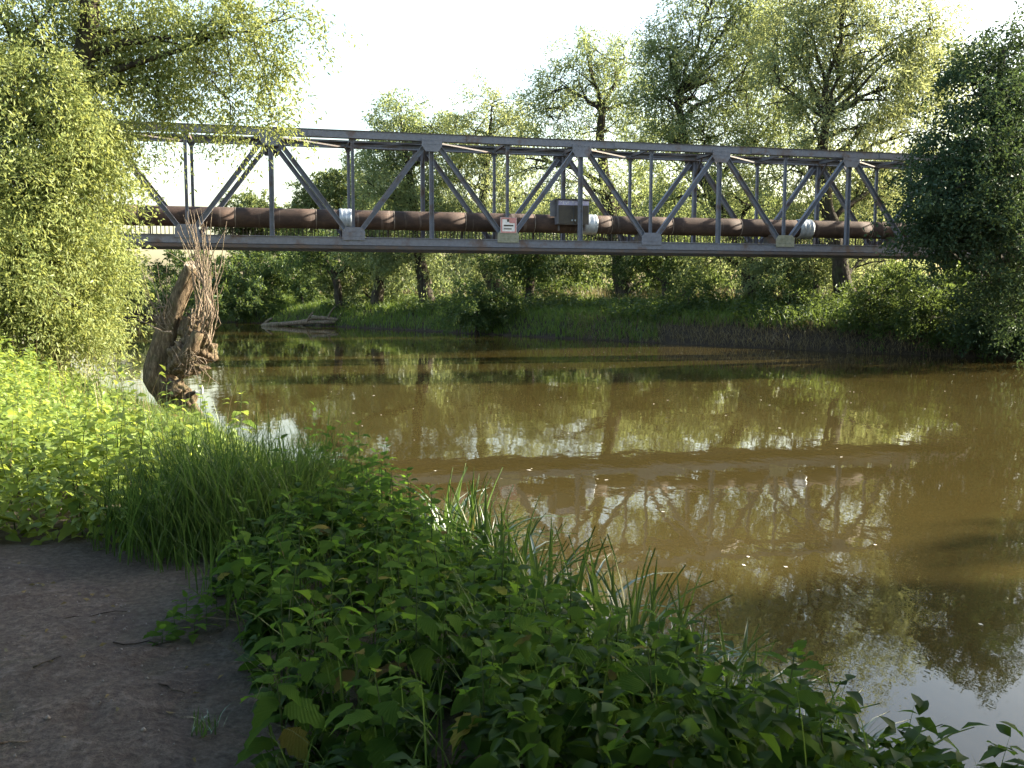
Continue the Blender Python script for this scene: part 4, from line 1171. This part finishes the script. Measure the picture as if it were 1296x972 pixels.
def leafy_cover(name, x, y, h, per, L, W, mat, label, seed):
    """upright leafy stems: whorls of leaves up each stem, all one uncountable mass"""
    rng = np.random.default_rng(seed)
    n = len(x)
    z = height(x, y)
    hh = h * (0.6 + 0.6 * rng.random(n)) * (1 + 0.45 * wob(x, y, 1.6, seed) + 0.2 * wob(y, x, 4.1, seed)).clip(0.4, 1.7)
    dn_, df_, _ = fields(x, y)
    near_ = dn_ < df_
    hh = np.where(near_, hh * np.where(y > 7.0, 0.12 + 0.88 * smooth((dn_ - 0.8) / 3.2), 1.0) * (0.35 + 0.65 * smooth(-pathdist(x, y) / 0.9)), hh)
    hue = 0.16 * wob(x, y, 1.1, seed + 3)
    t = np.sort(rng.random((n, per)), 1) ** 0.7
    a = rng.random((n, per)) * 2 * np.pi
    tilt = rng.normal(size=(n, 2)) * 0.12
    p = np.stack([x[:, None] + tilt[:, :1] * t * hh[:, None], y[:, None] + tilt[:, 1:] * t * hh[:, None], z[:, None] + t * hh[:, None]], 2)
    d = np.stack([np.cos(a), np.sin(a), rng.normal(size=(n, per)) * 0.35 - 0.15 + 0.6 * (t > 0.93)], 2)
    c = p.reshape(-1, 3); d = d.reshape(-1, 3); m = len(c)
    sz = (1.15 - 0.55 * t).ravel() * (0.75 + 0.5 * rng.random(m))
    d = unit(d)
    up = np.tile([0, 0, 1.0], (m, 1)) + rng.normal(size=(m, 3)) * 0.35
    s = unit(np.cross(d, up)); u = np.cross(s, d)
    Ls, Ws = (L * sz)[:, None], (W * sz)[:, None]
    v = np.stack([c, c + d * Ls * .35 + s * Ws * .5 + u * Ws * .18, c + d * Ls * .7 + s * Ws * .34 + u * Ws * .08 - u * Ls * .06, c + d * Ls - u * Ls * 0.2,
                  c + d * Ls * .7 - s * Ws * .34 + u * Ws * .08 - u * Ls * .06, c + d * Ls * .35 - s * Ws * .5 + u * Ws * .18, c + d * Ls * .38, c + d * Ls * .7 - u * Ls * .07], 1).reshape(-1, 3)
    b = np.arange(m)[:, None] * 8
    tri = [(0, 6, 1), (0, 5, 6), (1, 6, 7), (1, 7, 2), (6, 5, 7), (5, 4, 7), (2, 7, 3), (7, 4, 3)]
    Fc = np.concatenate([b + np.array([q]) for q in tri], 0)
    T = np.clip(0.5 + 0.25 * rng.normal(size=m) + 0.14 * np.repeat(rng.normal(size=n), per) + np.repeat(hue, per), 0, 1)
    o = obj(name, np_mesh(name, v, Fc, mat, np.tile(T, 8)))
    return tag(o, label, 'plants', kind='stuff')
x, y = scatter(1900, -10, -2.0, 5.6, 14, lambda a, b: bankmask(0.5, 9)(a, b) & (b > 5.2 - 0.35 * (a + 2.2)), rg)
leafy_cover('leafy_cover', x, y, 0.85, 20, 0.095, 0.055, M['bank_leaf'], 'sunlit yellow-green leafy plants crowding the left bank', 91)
x, y = scatter(1500, -15, -3.5, 13.5, 27, bankmask(1.1, 9), rg)
leafy_cover('far_leafy_cover', x, y, 1.0, 18, 0.12, 0.07, M['bank_leaf'], 'sunlit leafy plants under the tall left tree', 92)
x, y = scatter(640, -1.5, 2.2, 2.4, 9.4, bankmask(0.05, 2.5), rg)
x2, y2 = scatter(260, -9, -2.6, 6.2, 13, bankmask(0.8, 8), rg)
leafy_cover('broad_leaf_cover', x2, y2, 0.75, 9, 0.19, 0.10, M['bank_leaf'], 'larger pale leaves standing among the sunlit left bank plants', 95)
x2, y2 = scatter(420, -14, -2.6, 6.2, 22, bankmask(0.6, 8), rg)
blades('bank_stalks', x2, y2, 1.0, 0.009, 0.35, M['dry_grass'], 'dry brown stalks standing among the sunlit left bank plants', seed=61)
leafy_cover('nettle_undergrowth', x, y, 0.38, 16, 0.105, 0.06, M['shade_toned_nettle'], 'nettle leaves low in the foreground thicket, darkened by painted shade', 93)
x, y = scatter(1300, -14, 23, 28, 76, lambda a, b: (lambda d: (~d[2]) & (d[1] < d[0]) & (d[1] > 1.4) & (d[1] < 6) & (wob(a, b, 0.5) > 0))(fields(a, b)), rg)
leafy_cover('far_bank_herbs', x, y, 0.75, 14, 0.22, 0.12, M['bush'], 'green herbs on the far bank crest', 94)

# ------------------------------------------------------------------ single plants
def nettle_leaf(seed, serr=0.13, width=0.56, n=9):
    rr = random.Random(seed)
    v, f = [], []
    for i in range(n + 1):
        t = i / n
        z = 0.10 * math.sin(math.pi * t * 0.9) - 0.22 * t * t
        v.append((t, 0.02 * math.sin(3 * t + seed), z))
        w = width * 0.5 * (math.sin(math.pi * min(1, t * 0.96 + 0.06) ** 0.62)) ** 0.9 * (1 if t < 1 else 0) if t > 0 else 0.05
        tooth = (1 + serr) if i % 2 else (1 - serr)
        x = t + (0.05 if i % 2 else -0.01) * (t < 1)
        v.append((x, w * tooth, z + 0.07 * w + rr.uniform(-.012, .012)))
        v.append((x, -w * tooth, z + 0.07 * w + rr.uniform(-.012, .012)))
    for i in range(n):
        a, b = 3 * i, 3 * i + 3
        f += [(a, b, b + 1, a + 1), (a + 2, b + 2, b, a)]
    me = bpy.data.meshes.new('leaf')
    me.from_pydata(v, [], f)
    for p in me.polygons: p.use_smooth = True
    return me
NL = [nettle_leaf(i, 0.10 + 0.02 * i, 0.50 + 0.04 * i) for i in range(4)]
for m_ in NL: m_.materials.append(M['nettle'])
BL = [nettle_leaf(10 + i, 0.08, 0.56 + 0.05 * i) for i in range(3)]
for m_ in BL: m_.materials.append(M['bank_leaf_one'])
def plant(name, label, group, x, y, h, leaves, pairs, L, seed, stem_r=0.005, lean=None, cat='plant', first=0.28, droop=0.25):
    rr = random.Random(seed)
    z = hz(x, y)
    root = thing(name, label, cat, (x, y, z), group=group)
    la = rr.uniform(0, 6.28); ll = rr.uniform(0.02, 0.16) * h if lean is None else 0
    top = Vector((math.cos(la) * ll, math.sin(la) * ll, h)) if lean is None else Vector((lean[0], lean[1], h))
    pts = bez((0, 0, -0.03), (top.x * 0.15, top.y * 0.15, h * 0.55), top, 7)
    mb = MB(); mb.tube(pts, [stem_r * (1 - 0.1 * i) for i in range(7)], 5); mb.build('stem', M['stem'], root, True)
    az = rr.uniform(0, 3.14)
    for i in range(pairs):
        t = first + (1 - first) * (i / (pairs - 1)) ** 0.85
        k = t * 6
        i0 = min(5, int(k))
        p = pts[i0].lerp(pts[i0 + 1], k - i0)
        az += math.pi / 2 + rr.uniform(-.25, .25)
        size = L * (1.0 - 0.55 * max(0, (t - 0.65) / 0.35)) * rr.uniform(0.8, 1.2)
        for sgn_ in (0, math.pi):
            o = bpy.data.objects.new('leaf', rr.choice(leaves))
            pitch = droop + rr.uniform(-.25, .3) - 0.75 * max(0, (t - 0.8) / 0.2)
            o.matrix_basis = (Matrix.Translation(p) @ Matrix.Rotation(az + sgn_ + rr.uniform(-.2, .2), 4, 'Z') @ Matrix.Rotation(pitch, 4, 'Y') @ Matrix.Rotation(rr.uniform(-.35, .35), 4, 'X')
                              @ Matrix.Translation((size * 0.18, 0, 0)) @ Matrix.Diagonal((size, size, size, 1)))
            link(o, root)
    return root
NETL, NETG = 'broad-leaved green nettle in the shaded foreground thicket', 'nettles of the shaded foreground thicket'
rp = np.random.default_rng(123)
xs_, ys_ = scatter(500, -1.35, 1.6, 2.7, 9.2, bankmask(0.22, 2.3), rp)
chosen = []
for a, b in zip(xs_, ys_):
    if all((a - c) ** 2 + (b - d) ** 2 > 0.17 ** 2 for c, d in chosen): chosen.append((a, b))
    if len(chosen) >= 145: break
for i, (a, b) in enumerate(chosen):
    dn_, _, _ = fields(np.array([a]), np.array([b]))
    h = random.uniform(0.46, 0.8) * (0.62 + 0.38 * min(1, dn_[0] / 0.9)) * (0.66 + 0.34 * min(1, max(0, (b - 3.4) / 3)))
    zx = 'along the water side' if dn_[0] < 0.62 else 'along the footpath side' if dn_[0] > 1.15 else 'in the middle'
    zy = 'at the near end' if b < 4.6 else 'at the far end' if b > 6.7 else 'halfway along'
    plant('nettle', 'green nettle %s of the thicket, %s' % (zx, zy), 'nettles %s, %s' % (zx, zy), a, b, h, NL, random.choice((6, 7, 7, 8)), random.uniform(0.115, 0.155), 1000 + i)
# nettles leaning out over the water at the lower right corner
for i, (px, Y, h) in enumerate([(905, 3.55, .38), (955, 3.6, .42), (1000, 3.5, .36), (1045, 3.65, .34), (1085, 3.6, .40), (1125, 3.7, .26), (980, 3.35, .33), (1030, 3.4, .3)]):
    x_ = at(px, 900, Y).x
    plant('nettle', 'nettle on the lower right bank standing out against the reflected sky', 'nettles against the reflected sky', x_, Y, h, NL, 6, 0.12, 1500 + i)
# sunlit leafy plants nearest the path end
xs_, ys_ = scatter(160, -4.6, -2.4, 5.9, 8.8, lambda a, b: bankmask(0.8, 9)(a, b) & (b > 5.5 - 0.35 * (a + 2.2)), rp)
n_ = 0
for i, (a, b) in enumerate(zip(xs_, ys_)):
    if n_ >= 42: break
    n_ += 1
    zy = 'right beside the footpath end' if b < 6.7 else 'well behind the footpath end' if b > 7.7 else 'a step behind the footpath end'
    plant('leafy_weed', 'bright sunlit leafy weed ' + zy + ' at the left', 'sunlit weeds ' + zy, a, b, random.uniform(0.5, 0.85) * float(0.35 + 0.65 * smooth(-pathdist(np.array([a]), np.array([b])) / 0.9)[0]), BL, 8, random.uniform(0.10, 0.14), 2000 + i, first=0.06)
# feathery mugwort tops that stand above the thicket
mg = nettle_leaf(40, 0.45, 0.42, 7)
mg.materials.append(M['nettle'])
for px, Y, h, lab in ((397, 8.7, 0.95, 'feathery weed rising highest against the bright water patch'), (487, 8.0, 0.85, 'feathery weed tip above the thicket right of the bright water patch')):
    x_ = at(px, 600, Y).x
    plant('mugwort', lab, 'feathery weeds above the thicket', x_, Y, h, [mg], 11, 0.11, int(px), droop=-0.1, lean=(0.02, 0))
# reed-like grass plants along the water
bl_me = []
for k in range(3):
    v, f = [], []
    for i in range(8):
        t = i / 7
        w = 0.5 * (1 - t ** 2.2) * (0.6 + 0.8 * min(1, t * 3)) * 0.05
        x_ = (0.15 + 0.28 * k) * t ** 2.3; z_ = t - (0.06 + 0.16 * k) * t ** 3
        v += [(x_, -w, z_), (x_ + 0.006, 0, z_ - 0.004), (x_, w, z_)]
    for i in range(7):
        a = 3 * i
        f += [(a, a + 1, a + 4, a + 3), (a + 1, a + 2, a + 5, a + 4)]
    me = bpy.data.meshes.new('blade'); me.from_pydata(v, [], f); me.materials.append(M['grass_one'])
    for p in me.polygons: p.use_smooth = True
    bl_me.append(me)
xs_, ys_ = scatter(300, -0.6, 1.6, 3.7, 8.2, bankmask(0.0, 0.24), rp)
for i, (a, b) in enumerate(zip(xs_[:80], ys_[:80])):
    rr = random.Random(i)
    zy = 'nearest the lower right corner' if b < 4.6 else 'farthest from the lower right corner' if b > 6.2 else 'midway along the thicket'
    root = thing('reed_plant', 'broad-bladed green reed grass at the shaded water edge, ' + zy, 'reed', (a, b, hz(a, b) - 0.02), group='reed grass ' + zy)
    for k in range(rr.randint(5, 8)):
        o = bpy.data.objects.new('blade', rr.choice(bl_me))
        L = rr.uniform(0.6, 1.05) * (0.7 + 0.3 * min(1, max(0, (b - 3.6) / 1.5)))
        o.matrix_basis = Matrix.Translation((rr.uniform(-.04, .04), rr.uniform(-.04, .04), 0)) @ Matrix.Rotation(rr.uniform(0, 6.28), 4, 'Z') @ Matrix.Rotation(rr.uniform(-.05, .2), 4, 'Y') @ Matrix.Diagonal((L, L * rr.uniform(.55, .8), L, 1))
        link(o, root)
# tufts, twigs and stones on the footpath
def tuft(px, py, h, n, lab):
    Yg = 1.55 / ((py - 372) / F)
    x_ = at(px, py, Yg).x
    root = thing('grass_tuft', lab, 'grass tuft', (x_, Yg, pathz(x_, Yg)), group='tufts on the footpath')
    rr = random.Random(int(px))
    for k in range(n):
        o = bpy.data.objects.new('blade', rr.choice(bl_me))
        L = h * rr.uniform(0.6, 1.1)
        o.matrix_basis = Matrix.Translation((rr.uniform(-.05, .05), rr.uniform(-.05, .05), -0.01)) @ Matrix.Rotation(rr.uniform(0, 6.28), 4, 'Z') @ Matrix.Rotation(rr.uniform(.0, .5), 4, 'Y') @ Matrix.Diagonal((L, L * .9, L, 1))
        link(o, root)
tuft(262, 940, 0.12, 26, 'small green grass tuft low on the footpath')
x_ = at(225, 830, 4.15).x
for k in range(6):
    plant('low_weed', 'low leafy weed growing on the footpath edge', 'weeds on the footpath edge', x_ + (k % 2) * 0.12 - 0.05, 4.1 + 0.08 * k, 0.06 + 0.012 * k, NL, 4, 0.10, 700 + k, first=0.35, stem_r=0.003, droop=-0.1)
for i, (px, py, ln, a) in enumerate([(120, 790, 0.3, 0.5), (180, 832, 0.25, 0.1), (180, 700, 0.35, -.1), (30, 955, 0.16, 0.2), (60, 860, 0.14, 1.1), (215, 890, 0.18, -0.6)]):
    Yg = 1.55 / ((py - 372) / F)
    x_ = at(px, py, Yg).x
    lab = ['longest dark twig lying across the footpath', 'thin straight twig pointing at the low weed', 'dark twig at the far end of the footpath', 'pale twig at the lower left of the footpath', 'short twig in the middle of the footpath', 'crooked twig near the grass tuft'][i]
    mb = MB()
    pts = [(ln * (k / 5 - .5) * math.cos(a), ln * (k / 5 - .5) * math.sin(a) + 0.012 * math.sin(k * 2.1 + 2 * i), 0.004 + 0.004 * math.sin(k * 2.3 + i)) for k in range(6)]
    mb.tube(pts, [0.0042 - 0.0005 * k for k in range(6)], 6)
    o = mb.build('twig', M['bark'] if i != 3 else M['shoot'])
    o.location = (x_, Yg, pathz(x_, Yg) + 0.004)
    tag(o, lab, 'twig', 'twigs on the footpath')
rgp = np.random.default_rng(5)
x, y = scatter(900, -4.5, -0.5, 2.4, 6.4, lambda a, b: inside(a, b, PATH), rgp)
sel = np.argmin((PX[None, :] - x[:, None]) ** 2 + (PY[None, :] - y[:, None]) ** 2, 1)
zz = PZ[sel]
V, Fc = [], []
oct_ = np.array([(1, 0, 0), (-1, 0, 0), (0, 1, 0), (0, -1, 0), (0, 0, 1), (0, 0, -1)], float)
of = np.array([(0, 2, 4), (2, 1, 4), (1, 3, 4), (3, 0, 4), (2, 0, 5), (1, 2, 5), (3, 1, 5), (0, 3, 5)])
for i in range(len(x)):
    s = 0.003 + 0.008 * rgp.random() ** 3
    V.append(oct_ * s * rgp.uniform(.6, 1.3, (6, 3)) + np.array([x[i], y[i], zz[i] + s * 0.3])); Fc.append(of + 6 * i)
tag(obj('pebbles', np_mesh('pebbles', np.concatenate(V), np.concatenate(Fc), M['pebble'])), 'tiny stones and clods scattered over the footpath', 'stones', kind='stuff')
# fallen leaves and litter on the path
x, y = scatter(160, -4.2, -0.5, 2.6, 6.2, lambda a, b: inside(a, b, PATH), rgp)
sel = np.argmin((PX[None, :] - x[:, None]) ** 2 + (PY[None, :] - y[:, None]) ** 2, 1)
c = np.stack([x, y, PZ[sel] + 0.008], 1)
v, f = leaf_arrays(c, np.stack([rgp.normal(size=160), rgp.normal(size=160), 0.1 * rgp.normal(size=160)], 1), 0.035, 0.016, rgp)
tag(obj('leaf_litter', np_mesh('leaf_litter', v, f, M['dry_grass'], np.repeat(rgp.random(160), 2))), 'dry fallen leaf scraps on the footpath', 'leaf litter', kind='stuff')

# specks of foam and fluff drifting on the river
x, y = scatter(420, -16, 17, 6, 46, lambda a, b: inside(a, b, POLY), rgp)
n = len(x)
c = np.stack([x, y, np.full(n, 0.004)], 1)
v, f = leaf_arrays(c, np.stack([rgp.normal(size=n), rgp.normal(size=n), np.zeros(n)], 1), 0.03 + 0.05 * rgp.random(n) ** 2, 0.02 + 0.02 * rgp.random(n), rgp, fold=0.0)
v[:, 2] = 0.004 + 0.004 * rgp.random(len(v))
tag(obj('floating_specks', np_mesh('floating_specks', v, f, M['pale_wood'])), 'pale specks of fluff drifting on the brown water', 'flotsam', kind='stuff')
